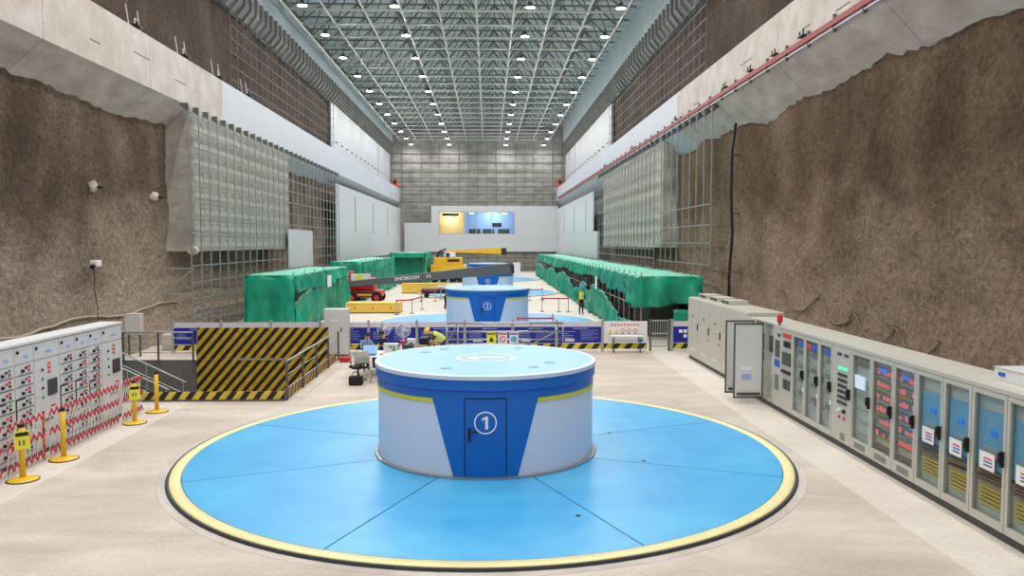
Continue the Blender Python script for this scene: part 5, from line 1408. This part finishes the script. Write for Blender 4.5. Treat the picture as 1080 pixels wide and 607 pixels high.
MB().path(pts, .05, 6).build('hose_line', 'hose', t, True)
for k in (1, 8, 14, 20): MB().box(pts[k][0] - .12, pts[k][0], pts[k][1] - .03, pts[k][1] + .03, pts[k][2] - .03, pts[k][2] + .03).build('wall_hook', 'dark_steel', t)
# swagged cable on the right rock wall
t = thing('swag_cable', 'brown cable looped along the right rock wall above the panels', 'cable', (12, 20, 0))
hk = [(12, 2.63), (8.5, 2.68), (5.5, 2.33), (3.0, 2.1), (.5, 1.95)]
for (ya, za), (yb, zb) in zip(hk[:-1], hk[1:]):
    pp = []
    for q in range(17):
        f_ = q / 16; y = ya + (yb - ya) * f_; z = za + (zb - za) * f_ - .7 * 4 * f_ * (1 - f_)
        pp.append((WR(20 + y, z) - 12.06, y, z))
    MB().path(pp, .032, 5).build('cable_loop', 'cable_tan', t, True)
for ya, za in hk: MB().tube((WR(20 + ya, za) - 11.98, ya, za), (WR(20 + ya, za) - 12.12, ya, za + .05), .025, 6).build('wall_hook', 'cable_tan', t)
t = thing('wall_cable', 'thick black cable hanging down the right rock wall beside the steel uprights', 'cable', (11.6, 37.6, 0))
MB().path([(.25, .1, 10.3), (.05, 0, 9.0), (.0, -.1, 7.0), (.1, -.1, 5.0), (.0, 0, 3.0), (.05, .05, .1)], .07, 6).build('cable_run', 'black', t, True)
for z in (8.8, 6.0, 3.2): MB().box(-.05, WR(37.6, z) - 11.6 + .05, -.08, .08, z - .03, z + .03).build('cable_clip', 'galv_dark', t)
# stubs of rail anchors on the ledge of the left beam
for k, y in enumerate([29, 34, 39.3, 44.3, 49.5]):
    t = thing('rail_anchor', 'black rail anchor on the left beam ledge, %s from the viewer' % ORD[k], 'anchor', (-14.75, y, 13.25), group='rail anchors on the left beam')
    MB().box(-.2, .2, -.2, .2, 0, .08).build('base_plate', 'dark_steel', t); MB().box(-.12, .12, -.1, .1, .08, .5).build('post', 'black', t)
    MB().box(-.25, .25, -.16, .16, .3, .4).build('clamp', 'black', t)
    MB().path([(-.1, .1, .45), (-.3, .6, .9), (-.5, 1.4, 1.0), (-.7, 2.0, .8)], .03, 5).build('pipe', 'galv', t)
    for q in (.5, 1.6): MB().tube((-.5, q, .5), (-.65, q + .05, 1.5), .035, 6).build('rod', 'galv', t)
# orange stop blocks at the far ends of the beams
for x, lb in ((-14.6, 'left'), (11.4, 'right')):
    t = thing('crane_buffer', 'orange crane stop block at the far end of the %s beam' % lb, 'stop block', (x, 125.6, 13.25 if x < 0 else 13.3))
    MB().prism([(-.5, .02), (.4, .02), (.4, .5), (.1, 1.4), (-.5, 1.4)], 'y', -.4, .4).build('block', 'orange', t); MB().box(-.3, .2, -.7, -.4, .7, 1.2).build('bumper', 'black', t)
# loose concrete blocks and a grey box beyond the stair pit
for k, (x, y, sx, sy, sz) in enumerate([(-13.6, 34.3, .4, .35, .35), (-12.75, 35.6, .6, .45, .3), (-12.1, 34.4, .4, .4, .28)]):
    tag(MB().box(x - sx, x + sx, y - sy, y + sy, 0, sz * 2).build('concrete_block', 'concrete_raw', bevel=.05), ['grey concrete block nearest the left rock wall beyond the pit', 'long concrete block lying behind the pit railing', 'small concrete block beside the blue board end'][k], 'block')
t = thing('power_box', 'small grey power box standing at the foot of the left rock wall', 'cabinet', (-14.35, 32.2, 0))
MB().box(-.3, .3, -.2, .2, .9, 1.75).build('body', 'concrete_raw', t, bevel=.01); MB().box(-.26, .26, -.22, -.2, .95, 1.7).build('door', 'cab_light', t)
for x in (-.22, .22): MB().box(x - .03, x + .03, -.03, .03, 0, .9).build('leg', 'galv_dark', t)
